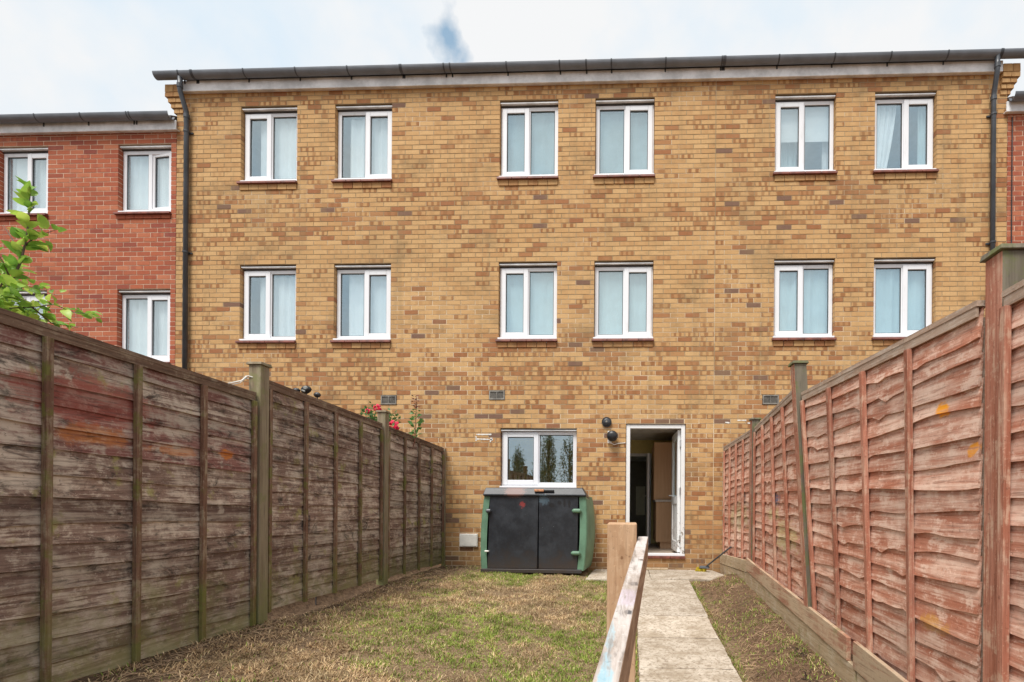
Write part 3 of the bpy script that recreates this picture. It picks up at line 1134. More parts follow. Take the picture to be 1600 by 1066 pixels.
def curtain(xa, xb, z0, z1, label, mat='net', waves=0.0, y=YF + 0.165, cat='curtain', gather=None):
    n = 40 if waves else 2
    mb = MB()
    fr_, bk = [], []
    zs = np.linspace(z0, z1, 6 if gather else 2)
    rows = []
    for z in zs:
        row = []
        for i in range(n + 1):
            t = i / n
            xb2 = xb
            if gather:
                xb2 = xa + (xb - xa) * (1 - gather * (1 - (z - z0) / (z1 - z0)) ** 1.5)
            x = xa + (xb2 - xa) * t
            yy = y + waves * math.sin(t * 31 + xa * 5) + waves * .6 * math.sin(t * 53 + xa)
            row.append((x, yy, float(z)))
        rows.append(row)
    m_ = n + 1
    pts = [p for r in rows for p in r] + [(p[0], p[1] + .004, p[2]) for r in rows for p in r]
    off = len(rows) * m_
    fs = []
    for r in range(len(rows) - 1):
        for i in range(n):
            a, b, c, d = r * m_ + i, r * m_ + i + 1, (r + 1) * m_ + i + 1, (r + 1) * m_ + i
            fs.append((a, b, c, d))
            fs.append((d + off, c + off, b + off, a + off))
    mb.mesh(pts, fs)
    o = build('curtain' if cat == 'curtain' else 'roller_blind', mb, mat, None, smooth=True)
    tag(o, label, cat, 'curtains and blinds behind the upper windows')
    return o


def room(house, x0, x1, z0, z1, y1=10.4, name='room_lining'):
    y0 = YF + BD + .021
    mb = MB()
    mb.face([(x0, y1, z0), (x1, y1, z0), (x1, y1, z1), (x0, y1, z1)])
    mb.face([(x0, y0, z0), (x0, y1, z0), (x0, y1, z1), (x0, y0, z1)])
    mb.face([(x1, y1, z0), (x1, y0, z0), (x1, y0, z1), (x1, y1, z1)])
    mb.face([(x0, y0, z0), (x1, y0, z0), (x1, y1, z0), (x0, y1, z0)])
    mb.face([(x0, y0, z1), (x0, y1, z1), (x1, y1, z1), (x1, y0, z1)])
    return build(name, mb, 'roomwall', house)


def eaves(house, x0, x1, z_f0, z_f1, z_g, wall_top, brackets, roof_mat='rooftile', gx0=None, gx1=None, ridge=4.2, rx=None):
    """fascia, soffit, half-round gutter with straps, and the roof slope behind"""
    yf = YF - 0.07
    build('fascia', MB().box(x0, x1, yf, yf + .022, z_f0, z_f1), 'white_wood', house, bevel=.004)
    build('soffit', MB().box(x0, x1, yf + .023, YF + .12, z_f0 + .012, z_f0 + .024), 'white_wood', house)
    g0, g1 = (x0 if gx0 is None else gx0), (x1 if gx1 is None else gx1)
    r = .067
    yc, zc = yf - r - .004, z_g
    n = 12
    pts, fs = [], []
    for xx in (g0, g1):
        for rr in (r, r - .006):
            for i in range(n + 1):
                t = math.pi + math.pi * i / n
                pts.append((xx, yc + rr * math.cos(t), zc + rr * 1.15 * math.sin(t)))
    m_ = n + 1
    for i in range(n):
        fs.append((i, i + 1, 2 * m_ + i + 1, 2 * m_ + i))
        fs.append((m_ + i + 1, m_ + i, 3 * m_ + i, 3 * m_ + i + 1))
        fs.append((i + 1, i, m_ + i, m_ + i + 1))
        fs.append((2 * m_ + i, 2 * m_ + i + 1, 3 * m_ + i + 1, 3 * m_ + i))
    fs.append((0, 2 * m_, 3 * m_, m_))
    fs.append((n, m_ + n, 3 * m_ + n, 2 * m_ + n))
    gt = build('gutter', MB().mesh(pts, fs), 'gutter', house, smooth=False)
    for bx, w in brackets:
        b = MB()
        ro = r + .004
        P, Fc = [], []
        for xx in (bx - w / 2, bx + w / 2):
            for i in range(n + 1):
                t = math.pi + math.pi * i / n
                P.append((xx, yc + ro * math.cos(t), zc + .004 + ro * 1.16 * math.sin(t)))
            P.append((xx, yf - .001, zc - .09))
        q = n + 2
        for i in range(n):
            Fc.append((i, i + 1, q + i + 1, q + i))
        b.mesh(P, Fc)
        b.box(bx - w / 2, bx + w / 2, yf - .006, yf - .001, zc - .10, zc - .01)
        build('gutter_strap', b, 'pipe', gt)
    # roof slope
    if rx:
        x0, x1 = rx
    y0, z0 = yf - .03, z_f1 + .03
    y1 = y0 + ridge
    z1 = z0 + ridge * .62
    rb = MB()
    rb.hexa([(x0, y0, z0 - .02), (x1, y0, z0 - .02), (x1, y1, z1 - .02), (x0, y1, z1 - .02),
             (x0, y0, z0 + .02), (x1, y0, z0 + .02), (x1, y1, z1 + .03), (x0, y1, z1 + .03)])
    rb.hexa([(x0, y1, z1 - .02), (x1, y1, z1 - .02), (x1, y1 + ridge, z0 - .02), (x0, y1 + ridge, z0 - .02),
             (x0, y1, z1 + .03), (x1, y1, z1 + .03), (x1, y1 + ridge, z0 + .02), (x0, y1 + ridge, z0 + .02)])
    build('roof', rb, roof_mat, house)


def downpipe(house, x, z_g, z0):
    yo, yw = YF - .07 - .085, YF - .055
    pts = [(x - .02, yo, z_g - .05), (x - .02, yo, z_g - .25), (x - .018, yo + .008, z_g - .29), (x, yw - .01, z_g - .52), (x, yw, z_g - .56), (x, yw, z0)]
    dp = build('downpipe', MB().tube(pts, .034, 14), 'pipe', house, smooth=True)
    for z in (z_g - .60, z_g - .20):
        yy = yw if z < z_g - .3 else yo
        xx = x if z < z_g - .3 else x - .02
        build('pipe_socket', MB().tube([(xx, yy, z - .03), (xx, yy, z + .03)], .041, 14), 'pipe', dp, smooth=False)
    for z in (6.86, 4.95, 3.05, 1.2):
        b = MB().tube([(x, yw, z - .012), (x, yw, z + .012)], .042, 14)
        b.box(x - .07, x + .07, yw + .036, YF - .001, z - .012, z + .012)
        build('pipe_bracket', b, 'pipe', dp)
    return dp


def corbel(mb, xc, side):
    """brick kneeler at the end of the eaves, stepping outwards and forwards course by course"""
    for k, (za, zb) in enumerate(((7.186, 7.25), (7.26, 7.325), (7.335, 7.40), (7.41, 7.475), (7.485, 7.60))):
        f = min(1.0, (k + 1) / 4)
        a, b = xc + side * .135 * f, xc - side * .112
        m_ = (a + b) / 2 + random.uniform(-.03, .03)
        for p, q in ((min(a, b), m_ - .004), (m_ + .004, max(a, b))):
            brick_geo(mb, p, q, za, zb, YF - .072 * f, YF + .05, (random.uniform(.1, .5), .2, random.random()))


COURSE, ZREF = 0.074, 4.761
WW = 0.915
ROWS = [(7.277, 6.081, 5.945), (4.761, 3.561, 3.429)]
XW = [-6.203, -4.676, -2.054, -0.562, 2.189, 3.684]
HX = [-7.254, -2.95, 1.29, 5.632]
hdesc = ['left yellow house', 'middle yellow house', 'right yellow house']
labels = ['left end house of the yellow brick terrace with a downpipe at its corner',
          'middle yellow brick house with the open back door and ground floor window',
          'right end house of the yellow brick terrace beyond the right fence']
GZ, FZ0, FZ1 = 7.70, 7.488, 7.65
houses = []
vents = [(-3.909, -3.652, 2.527, 2.698), (-2.193, -1.94, 2.587, 2.746), (2.023, 2.275, 2.536, 2.692)]
strap_px = [[271, 292, 374, 456, 538, 622, 690], [700, 789, 873, 915, 955, 1041], [1130, 1134, 1220, 1308, 1397, 1487, 1572]]

for h in range(3):
    x0, x1 = HX[h] + (.006 if h == 2 else 0), HX[h + 1] - (.006 if h == 1 else 0)
    H = empty('terraced_house', ((x0 + x1) / 2, YF, 0), labels[h], 'house', 'yellow brick terraced houses')
    houses.append(H)
    ops = []
    for i in (2 * h, 2 * h + 1):
        for (zt, zs, zb) in ROWS:
            ops.append((XW[i], XW[i] + WW, zb, zt))
    if h == 1:
        ops.append((-2.008, -0.815, 1.209, 2.171))
        ops.append((-0.055, 0.863, 0.173, 2.245))
    v = vents[h]
    kz = lambda z: ZREF + round((z - ZREF) / COURSE) * COURSE
    vz = (kz(v[2]), kz(v[2]) + 2 * COURSE)
    ops.append((v[0], v[1], vz[0], vz[1]))

    def extra(mb, h=h):
        for i in (2 * h, 2 * h + 1):
            for (zt, zs, zb) in ROWS:
                brick_on_edge(mb, XW[i] - .01, XW[i] + WW, zb, zs - .048, 'y')
        if h == 1:
            brick_on_edge(mb, -2.008, -.815, 1.209, 1.248 - .04, 'y')
        if h == 0:
            corbel(mb, HX[0], -1)
        if h == 2:
            corbel(mb, HX[3], 1)
    wall(H, x0, x1, -0.25, 7.57, ZREF, COURSE, ops, 'y', extra, phase=[0, (HX[0] - HX[1]) % (BL + JT), .03][h], tooth=[(False, True), (True, False), (False, False)][h])
    # windows
    for i in (2 * h, 2 * h + 1):
        for r, (zt, zs, zb) in enumerate(ROWS):
            window(H, XW[i], XW[i] + WW, zs, zt, 'L' if i % 2 == 0 else 'R')
    # wall vent
    vb = MB()
    a, b, c, d = v[0] + .006, v[1] - .006, vz[0] + .006, vz[1] - .004
    for q in ((a, b, c, c + .016), (a, b, d - .016, d), (a, a + .016, c + .016, d - .016), (b - .016, b, c + .016, d - .016), ((a + b) / 2 - .004, (a + b) / 2 + .004, c + .016, d - .016)):
        vb.box(q[0], q[1], YF - .012, YF + .03, q[2], q[3])
    vent = build('wall_vent', vb, 'ventgrey', H)
    build('vent_backing', MB().box(a + .004, b - .004, YF + .02, YF + .06, c + .004, d - .004), 'ventgrey', vent)
    nb = 8
    for k in range(nb):
        zz = c + .018 + (d - c - .036) * (k + .1) / nb
        build('vent_slat', MB().hexa([(a + .016, YF - .004, zz), (b - .016, YF - .004, zz), (b - .016, YF + .018, zz + .008), (a + .016, YF + .018, zz + .008),
                                      (a + .016, YF - .004, zz + .005), (b - .016, YF - .004, zz + .005), (b - .016, YF + .018, zz + .013), (a + .016, YF + .018, zz + .013)]), 'ventgrey', vent)
    br = []
    for px in strap_px[h]:
        xx = at_y(px, 110 if h == 0 else 95, 7.43).x
        br.append((xx, .045 if px in (292, 622, 1134, 1572) else .022))
    eaves(H, HX[h] + (.115 if h == 0 else 0), HX[h + 1] - (.115 if h == 2 else 0), FZ0, FZ1, GZ, 7.5, br,
          gx0=(x0 - .215 if h == 0 else HX[h]), gx1=(x1 + .6 if h == 2 else HX[h + 1]))
    for zz0, zz1 in ((5.30, 7.70), (2.70, 5.20)):
        room(H, x0 + .15, x1 - .15, zz0, zz1)
    if h != 1:
        room(H, x0 + .15, x1 - .15, .2, 2.5)
downpipe(houses[0], -7.045, GZ, 0.0)
downpipe(houses[2], 5.392, GZ, 0.0)
# movement joint between middle and right house
build('movement_joint', MB().box(HX[2] - .0055, HX[2] + .0055, YF + .002, YF + .05, -.2, 7.49), 'mortar', houses[2])

# curtains
pos = ['left', 'right']
for h in range(3):
    for j in range(2):
        x = XW[2 * h + j]
        for r, (zt, zs, zb) in enumerate(ROWS):
            fl = ['top floor', 'middle floor'][r]
            w = f'behind the {pos[j]} {fl} window of the {hdesc[h]}'
            if h == 2 and r == 0 and j == 0:
                curtain(x, x + WW, zs + .58, zt - .02, f'half lowered white roller blind {w}', 'net', 0, cat='blind')
                curtain(x + .02, x + .40, zs - .05, zt, f'pale pleated curtain {w}', 'netblue', .02, y=YF + .30)
                curtain(x + .80, x + .93, zs - .05, zt, f'narrow curtain edge {w}', 'net', .01, y=YF + .25)
            elif h == 2 and r == 0:
                curtain(x - .02, x + .40, zs - .05, zt, f'gathered white curtain {w}', 'net', .02, gather=.45)
                curtain(x + .72, x + .95, zs - .05, zt, f'flat pale curtain {w}', 'netblue', .02)
            elif h == 2:
                curtain(x - .03, x + WW + .03, zs - .05, zt, f'pleated pale voile {w}', 'netblue', .014)
            elif h == 1:
                curtain(x - .03, x + WW + .03, zs - .05, zt - (.10 if r == 0 else .0), f'flat tinted voile {w}', 'netreflect' if r == 0 else 'netblue', .004)  # top row: the darker tint stands in for a blue reflection
            else:
                curtain(x + (.15 if j else .20), x + WW + .03, zs - .05, zt - (.12 if (j + r) % 2 else 0), f'bright white net curtain {w}', 'net', .006 + .008 * ((j + r) % 2))

# ---- ground floor of the middle house
MH = houses[1]
window(MH, -2.008, -0.815, 1.248, 2.171, 'L', gap=.03, lintel=True)
# kitchen shell
ky0, ky1, kx0, kx1, kz0, kz1 = YF + BD + .021, 10.45, -2.7, 1.12, 0.20, 2.36
dx0, dx1, dz1 = -0.30, 0.40, 2.02      # doorway in the kitchen's back wall
mb = MB()
mb.face([(kx0, ky0, kz0), (kx0, ky1, kz0), (kx0, ky1, kz1), (kx0, ky0, kz1)])
mb.face([(kx1, ky1, kz0), (kx1, ky0, kz0), (kx1, ky0, kz1), (kx1, ky1, kz1)])
for a, b, c, d in ((kx0, dx0, kz0, kz1), (dx1, kx1, kz0, kz1), (dx0, dx1, dz1, kz1)):
    mb.face([(a, ky1, c), (b, ky1, c), (b, ky1, d), (a, ky1, d)])
build('kitchen_wall', mb, 'kitchenwall', MH)
build('kitchen_ceiling', MB().box(kx0, kx1, ky0, 13.2, kz1 + .001, kz1 + .05), 'ceiling', MH)
build('kitchen_floor', MB().box(kx0, kx1, ky0, 13.2, kz0 - .06, kz0 - .001), 'floor', MH)
mb = MB()
mb.face([(dx0 - .5, ky1 + .1, kz0), (dx0 - .5, 13.1, kz0), (dx0 - .5, 13.1, kz1), (dx0 - .5, ky1 + .1, kz1)])
mb.face([(dx1 + .5, 13.1, kz0), (dx1 + .5, ky1 + .1, kz0), (dx1 + .5, ky1 + .1, kz1), (dx1 + .5, 13.1, kz1)])
mb.face([(dx0 - .5, 13.1, kz0), (dx1 + .5, 13.1, kz0), (dx1 + .5, 13.1, kz1), (dx0 - .5, 13.1, kz1)])
build('hall_wall', mb, 'roomwall', MH)
ar = MB()
ar.box(dx0 - .06, dx0, ky1 - .03, ky1 + .1, kz0, dz1 + .06)
ar.box(dx1, dx1 + .06, ky1 - .03, ky1 + .1, kz0, dz1 + .06)
ar.box(dx0, dx1, ky1 - .029, ky1 + .1, dz1, dz1 + .06)
build('inner_door_frame', ar, 'upvc', MH)
# inner door leaf standing open into the kitchen
leaf = build('inner_door', MB().box(dx1 - .045, dx1 - .005, ky1 - .75, ky1 - .032, kz0 + .01, dz1 - .01), 'upvc', MH, bevel=.004)
build('door_handle', MB().tube([(dx1 - .045, ky1 - .68, 1.18), (dx1 - .085, ky1 - .68, 1.18), (dx1 - .09, ky1 - .60, 1.18)], .009, 8), 'steel', leaf)
# far hall door with a frosted pane
hd = build('hall_door', MB().box(-.25, .53, 13.03, 13.08, kz0, 2.15), 'halldoor', MH, bevel=.005)
build('frosted_pane', MB().box(.18, .42, 13.015, 13.028, .75, 1.50), 'paperpane', hd)
# kitchen units along the right-hand wall
ku = build('base_unit', MB().box(.50, 1.11, 9.2, 10.2, kz0 + .12, 1.06), 'cabinet', MH, bevel=.003)
build('plinth', MB().box(.58, 1.11, 9.24, 10.2, kz0, kz0 + .119), 'cabinet', ku)
build('worktop', MB().box(.48, 1.11, 9.17, 10.21, 1.061, 1.10), 'worktop', ku, bevel=.005)
build('tall_cabinet', MB().box(.46, 1.11, 9.22, 10.2, 1.101, 2.16), 'cabinet', MH, bevel=.003)
wc = build('wall_cabinet', MB().box(.82, 1.11, 8.68, 9.18, 1.45, 2.25), 'cabinet', MH, bevel=.003)
build('cabinet_handle', MB().tube([(.81, 8.76, 1.6), (.795, 8.76, 1.6), (.795, 8.76, 1.78), (.81, 8.76, 1.78)], .006, 6), 'steel', wc)

# door frame, threshold and open leaf
f = MB()
fy0, fy1 = YF + .022, YF + .10
f.box(-.050, .012, fy0, fy1, .25, 2.24)
f.box(.798, .858, fy0, fy1, .25, 2.24)
f.box(.012, .798, fy0 + .001, fy1, 2.18, 2.239)
dfr = build('door_frame', f, 'doorpaint', MH, bevel=.005)
build('threshold', MB().box(-.052, .86, YF - .004, YF + .12, .214, .249), 'upvc', dfr, bevel=.004)
for i in range(4):
    a = -.06 + .93 * i / 4
    build('threshold_tile', MB().box(a + .002, a + .23, YF - .03, YF + .05, .176, .2125), 'tile', dfr, bevel=.004)
# leaf, hinged on the right, swung inwards
hx, hy = .796, fy1 - .004
ex, ey = .775, 8.56
ang = math.atan2(ey - hy, ex - hx)
Lw = .80
dvec = Vector((math.cos(ang), math.sin(ang), 0))
nvec = Vector((-dvec.y, dvec.x, 0))      # points to -X side, towards the doorway


def leaf_box(mb, s0, s1, t0, t1, z0, z1):
    O = Vector((hx, hy, 0))
    P = []
    for z in (z0, z1):
        for s_, t_ in ((s0, t0), (s1, t0), (s1, t1), (s0, t1)):
            q = O + dvec * s_ + nvec * t_
            P.append((q.x, q.y, z))
    mb.hexa(P)
    return mb


lf = MB()
z0, z1 = .262, 2.17
for s0, s1, a, b in ((0, .11, z0, z1), (Lw - .11, Lw, z0, z1), (.11, Lw - .11, z1 - .12, z1), (.11, Lw - .11, 1.02, 1.14), (.11, Lw - .11, z0, z0 + .16)):
    leaf_box(lf, s0, s1, 0, .044, a, b)
leaf_box(lf, .11, Lw - .11, .012, .032, z0 + .16, 1.02)
dleaf = build('back_door', lf, 'doorpaint', MH, bevel=.003)
build('pane', leaf_box(MB(), .11, Lw - .11, .020, .026, 1.14, z1 - .12), 'glass', dleaf)
hp = Vector((hx, hy, 1.16)) + dvec * (Lw - .06) + nvec * .044
build('door_handle', MB().tube([hp, hp + nvec * .05, hp + nvec * .055 - dvec * .11], .010, 8), 'steel', dleaf)
for z in (.48, 1.22, 1.95):
    build('hinge', MB().box(.782, .798, fy0 - .004, fy1 - .01, z - .05, z + .05), 'steel', dfr)

# round vent, lamp, meter box
c = at_y(948, 660, YF)
rv = MB().tube([(c.x, YF - .001, c.z), (c.x, YF - .035, c.z)], .076, 24)
rv = build('round_vent', rv, 'black', MH)
build('vent_cone', MB().tube([(c.x, YF - .036, c.z), (c.x, YF - .06, c.z), (c.x, YF - .075, c.z)], [.058, .052, .030], 20), 'pipe', rv)
build('vent_hub', MB().tube([(c.x, YF - .076, c.z), (c.x, YF - .09, c.z)], .014, 12), 'ventgrey', rv)
c = at_y(957, 682, YF)
lm = build('lamp_mount', MB().box(c.x - .075, c.x - .01, YF - .03, YF - .001, c.z - .11, c.z + .08), 'boxwhite', MH, bevel=.006)
lb = MB().tube([(c.x - .01, YF - .03, c.z), (c.x - .005, YF - .06, c.z), (c.x, YF - .11, c.z - .01), (c.x, YF - .15, c.z - .015), (c.x, YF - .165, c.z - .015)], [.06, .082, .085, .07, .03], 20)
build('bulkhead_lamp', lb, 'black', lm, smooth=True)
build('lamp_cable', MB().tube([(c.x - .04, YF - .02, c.z - .10), (c.x + .03, YF - .02, c.z - .13), (c.x + .10, YF - .012, c.z - .11), (c.x + .2, YF - .006, c.z - .10)], .006, 6), 'boxwhite', lm)
mbx = build('meter_box', MB().box(-2.632, -2.346, YF - .035, YF - .001, .325, .53), 'boxwhite', MH, bevel=.006)
build('box_lid', MB().box(-2.618, -2.36, YF - .041, YF - .0355, .34, .517), 'boxwhite', mbx, bevel=.002)


def splash(house, pts, wid):
    mb = MB()
    for (p, q) in pts:
        a, b = at_y(*p, YF), at_y(*q, YF)
        d = (b - a).normalized()
        n_ = Vector((-d.z, 0, d.x))
        L = (b - a).length
        k = max(3, int(L / .02))
        A, B = [], []
        for i in range(k + 1):
            m_ = a + d * (L * i / k)
            w = wid * random.uniform(.35, 1.2)
            A.append(m_ + n_ * w)
            B.append(m_ - n_ * w)
        for i in range(k):
            y = YF - .0035
            P = [A[i], A[i + 1], B[i + 1], B[i]]
            mb.face([(v_.x, y, v_.z) for v_ in P])
            mb.face([(v_.x, y + .0012, v_.z) for v_ in reversed(P)])
    return build('paint_splash', mb, 'paint', house)


splash(MH, [((744, 679), (768, 679)), ((744, 686), (770, 687)), ((744, 682), (744, 689)), ((768, 684), (766, 691))], .012)
splash(houses[2], [((1133, 660), (1140, 661)), ((1152, 657), (1166, 657)), ((1180, 657), (1186, 665)), ((1168, 661), (1176, 662))], .010)

# ---- red neighbours
for h, (x0, x1, lab, wx) in enumerate(((-12.4, -7.262, 'red brick house at the left edge with an ajar upper window', [(-10.25, -9.40), (-8.225, -7.345)]),
                                       (5.64, 9.2, 'red brick house at the right edge beyond the yellow terrace', [(6.02, 6.9)]))):
    H = empty('red_brick_house', ((x0 + x1) / 2, YF, 0), lab, 'house', 'red brick neighbours')
    rows = [(6.717, 5.626, 5.517), (4.392, 3.225, 3.117)] if h == 0 else [(6.60, 5.35, 5.250), (4.20, 3.0, 2.85)]
    if h == 1:
        rows = [(6.567, 5.476, 5.367), (4.242, 3.075, 2.967)]
    ops = [(a, b, zb, zt) for a, b in wx for zt, zs, zb in rows]

    def extra2(mb, wx=wx, rows=rows):
        for a, b in wx:
            for zt, zs, zb in rows:
                brick_on_edge(mb, a - .01, b, zb, zs - .048, 'r')
    wall(H, x0, x1, -.25, 6.94, 6.717, .075, ops, 'r', extra2)
    for i, (a, b) in enumerate(wx):
        for r, (zt, zs, zb) in enumerate(rows):
            window(H, a, b, zs, zt, 'R', ajar=(-0.10 if (h == 0 and i == 1 and r == 0) else 0))
            fl = ['upper', 'lower'][r]
            hs = 'left' if h == 0 else 'right'
            curtain(a, b, zs - .05, zt, f'white net behind the {fl} window of the {hs} red house' + (' by the terrace' if (i == 1) else ' farthest out'), 'net', .012)
    if h == 0:
        br = [(at_y(px, 185, 7.43).x, .022) for px in (45, 117, 190, 194)]
    else:
        br = []
    eaves(H, x0 if h == 0 else 5.575, -7.21 if h == 0 else x1, 6.887, 7.04, 7.075, 6.93, br, gx0=(x0 if h == 0 else 5.60), gx1=(-7.22 if h == 0 else x1), rx=(x0, x1))
    room(H, x0 + .15, x1 - .15, 5.0, 6.92)
    room(H, x0 + .15, x1 - .15, 2.6, 4.8)
    if h == 1:
        build('cable', MB().tube([(5.70, YF - .008, 6.85), (5.70, YF - .008, 4.0), (5.69, YF - .008, .3)], .008, 6), 'black', H)


# ------------------------------------------------------------------ fences
def slat_mesh(name, warp, s0, s1, zb, zt, par, mat, wav, seed, nrm, n=26, knot=None):
    """one waney-edged board: lower edge proud, wavy; runs the whole panel"""
    F, T, Bt, Bb = [], [], [], []
    ph = seed * 7.77
    for i in range(n + 1):
        t = i / n
        s = s0 + (s1 - s0) * t
        w = (float(vn1(t * 3.3 + ph, 1.5 + ph)) - .5) * 2.0 * wav + (float(vn2(t * 9 + ph, 5.5)) - .5) * .7 * wav
        if knot:
            for kc, ka in knot:
                w -= ka * math.exp(-((t - kc) / .022) ** 2)
        F.append(warp(s, zb + w, .0185 + (float(vn3(t * 4 + ph, 2.2)) - .5) * .006))
        T.append(warp(s, zt, .002))
        Bt.append(warp(s, zt, -.006))
        Bb.append(warp(s, zb + w, .005))
    pts = F + T + Bt + Bb
    m_ = n + 1
    fs = []
    for i in range(n):
        for r in range(4):
            a, b = r * m_ + i, ((r + 1) % 4) * m_ + i
            q = (a, a + 1, b + 1, b)
            fs.append(q if nrm < 0 else q[::-1])
    for i in (0, n):
        q = tuple(r * m_ + i for r in range(4))
        fs.append(q if (i == 0) == (nrm < 0) else q[::-1])
    return build('slat', MB().mesh(pts, fs), mat, par)


def warped_box(mb, warp, s0, s1, z0f, z1f, d0, d1, mi=0):
    """box in panel coordinates; z0f/z1f may be functions of s"""
    f0 = z0f if callable(z0f) else (lambda s: z0f)
    f1 = z1f if callable(z1f) else (lambda s: z1f)
    P = [warp(s0, f0(s0), d0), warp(s1, f0(s1), d0), warp(s1, f0(s1), d1), warp(s0, f0(s0), d1),
         warp(s0, f1(s0), d0), warp(s1, f1(s1), d0), warp(s1, f1(s1), d1), warp(s0, f1(s0), d1)]
    return mb.hexa(P, mi)


def fence_panel(fence, X, sgn, y_far, y_near, zt_far, zt_near, zb_far, zb_near, nsl, wav, mats, seed, lean_far=0.0, lean_near=0.0, battens=5, redtop=False, knots=None, skip_near=False):
    """sgn: direction towards our garden (+1 left fence, -1 right). s runs 0 (near) to 1 (far)"""
    def warp(s, zz, d):
        zb = zb_near + (zb_far - zb_near) * s
        zt = zt_near + (zt_far - zt_near) * s
        z = zb + (zt - zb) * zz
        lean = (lean_near + (lean_far - lean_near) * s) * zz ** 1.0
        y = y_near + (y_far - y_near) * s
        return (X + sgn * d + lean, y, z)
    H = zt_near - zb_near
    mslat, mbat, mcap = mats
    fr = MB()
    warped_box(fr, warp, 0.0, 1.0, 1 - .012 / H, 1 + .012 / H, -.024, .030)     # weathering cap
    warped_box(fr, warp, 0.003, .997, 1 - .055 / H, 1 - .0125 / H, .0175, .027)       # top rail
    for k in range(battens):
        s = .012 + .976 * k / (battens - 1)
        warped_box(fr, warp, s - .008, s + .008, 0, 1 - .056 / H, -.030, -.0065)
    panel = build('fence_panel', fr, mcap, fence)
    hs = (1 - .02 / H) / nsl
    for j in range(nsl):
        rs = random.Random(seed * 100 + j)
        zb = j * hs + rs.uniform(-.1, .1) * hs * (j > 0)
        kn = None
        if knots:
            kn = [(rs.random(), rs.uniform(.004, .03) * (1 if rs.random() < .75 else -.6) / H) for _ in range(knots)]
        mat = mslat
        if redtop and (j > nsl * .62 and rs.random() < .8):
            mat = 'slatLred'
        slat_mesh('slat', warp, .003, .997, zb, min((j + 1) * hs + .03 / H, 1 - .014 / H), panel, mat, wav / H, seed * 3.1 + j * 1.37, sgn, knot=kn)
    for k in range(battens):
        s = .012 + .976 * k / (battens - 1)
        wd = .0085
        if skip_near and k == 0:
            continue
        b = MB()
        warped_box(b, warp, s - wd, s + wd, -.005, 1 - .057 / H, .0195, .046)
        build('batten', b, mbat, panel, bevel=.002)
    return panel, warp


XL, XR = -2.90, 1.466
LF = empty('fence', (XL, 4.8, 0.02), 'weathered brown wooden lap fence along the left side of the lawn', 'fence', 'garden boundary fences')
RF = empty('fence', (XR, 4.8, 0.0), 'red stained wooden lap fence on the right with a leaning post', 'fence', 'garden boundary fences')


def post(fence, x, y, z0, z1, w=.095, d=.095, mats=('postL', 'postL'), lean=0.0, cap='postL', sgn=1, capw=.125):
    mb = MB()
    P = [(x - w / 2, y - d / 2, z0), (x + w / 2, y - d / 2, z0), (x + w / 2, y + d / 2, z0), (x - w / 2, y + d / 2, z0),
         (x - w / 2 + lean, y - d / 2, z1), (x + w / 2 + lean, y - d / 2, z1), (x + w / 2 + lean, y + d / 2, z1), (x - w / 2 + lean, y + d / 2, z1)]
    mb.hexa(P)
    # garden face carries the stain, the other faces are bare
    mb.mi = [1, 1, 1, 0 if sgn > 0 else 1, 1, 0 if sgn < 0 else 1]
    p = build('post', mb, list(mats), fence, bevel=.004)
    if cap:
        c = MB()
        xc = x + lean
        h = capw / 2
        c.hexa([(xc - h, y - h, z1 + .001), (xc + h, y - h, z1 + .001), (xc + h, y + h, z1 + .001), (xc - h, y + h, z1 + .001),
                (xc - h * .9, y - h * .9, z1 + .022), (xc + h * .9, y - h * .9, z1 + .022), (xc + h * .9, y + h * .9, z1 + .028), (xc - h * .9, y + h * .9, z1 + .028)])
        build('post_cap', c, cap, p, bevel=.003)
    return p


ML = ('slatL', 'battenL', 'capL')
fence_panel(LF, XL, 1, 3.735, 1.88, 1.815, 1.85, .02, .06, 15, .016, ML, 1, redtop=True)
fence_panel(LF, XL, 1, 5.70, 3.855, 1.905, 1.945, .11, .115, 15, .014, ML, 2, redtop=False)
fence_panel(LF, XL, 1, 7.62, 5.83, 1.845, 1.90, .07, .10, 15, .014, ML, 3)
fence_panel(LF, XL, 1, 1.76, -.08, 1.84, 1.86, .04, .06, 15, .016, ML, 4, redtop=True)
post(LF, XL + .005, 3.795, -.3, 2.045)
post(LF, XL + .005, 5.765, -.3, 2.05)
post(LF, XL + .02, 7.66, -.2, 1.85, w=.05, d=.045, cap=None)
post(LF, XL + .005, 1.82, -.3, 2.045)

MR = ('slatR', 'battenR', 'capR')
fence_panel(RF, XR, -1, 7.62, 5.93, 1.88, 1.885, .20, .25, 16, .022, MR, 11, knots=4)
fence_panel(RF, XR, -1, 5.80, 4.02, 1.885, 1.925, .22, .08, 16, .024, MR, 12, lean_near=-.115, knots=4)
fence_panel(RF, XR, -1, 3.89, 2.125, 1.845, 1.825, .05, .0, 17, .024, MR, 13, lean_far=-.12, knots=3, skip_near=True)
fence_panel(RF, XR, -1, 1.985, 0.15, 1.80, 1.80, -.05, -.1, 17, .022, MR, 14, knots=3)
post(RF, XR - .008, 7.655, -.2, 1.90, w=.05, d=.045, mats=('capR', 'bare'), cap=None, sgn=-1)
post(RF, XR - .005, 5.865, -.3, 1.985, mats=('battenR', 'bare'), cap='bare', sgn=-1)
post(RF, XR + .0, 3.955, -.3, 2.085, mats=('battenR', 'bare'), cap='bare', sgn=-1, lean=-.15)
post(RF, XR + .035, 2.055, -.4, 1.985, mats=('battenR', 'bare'), cap='bare', sgn=-1)


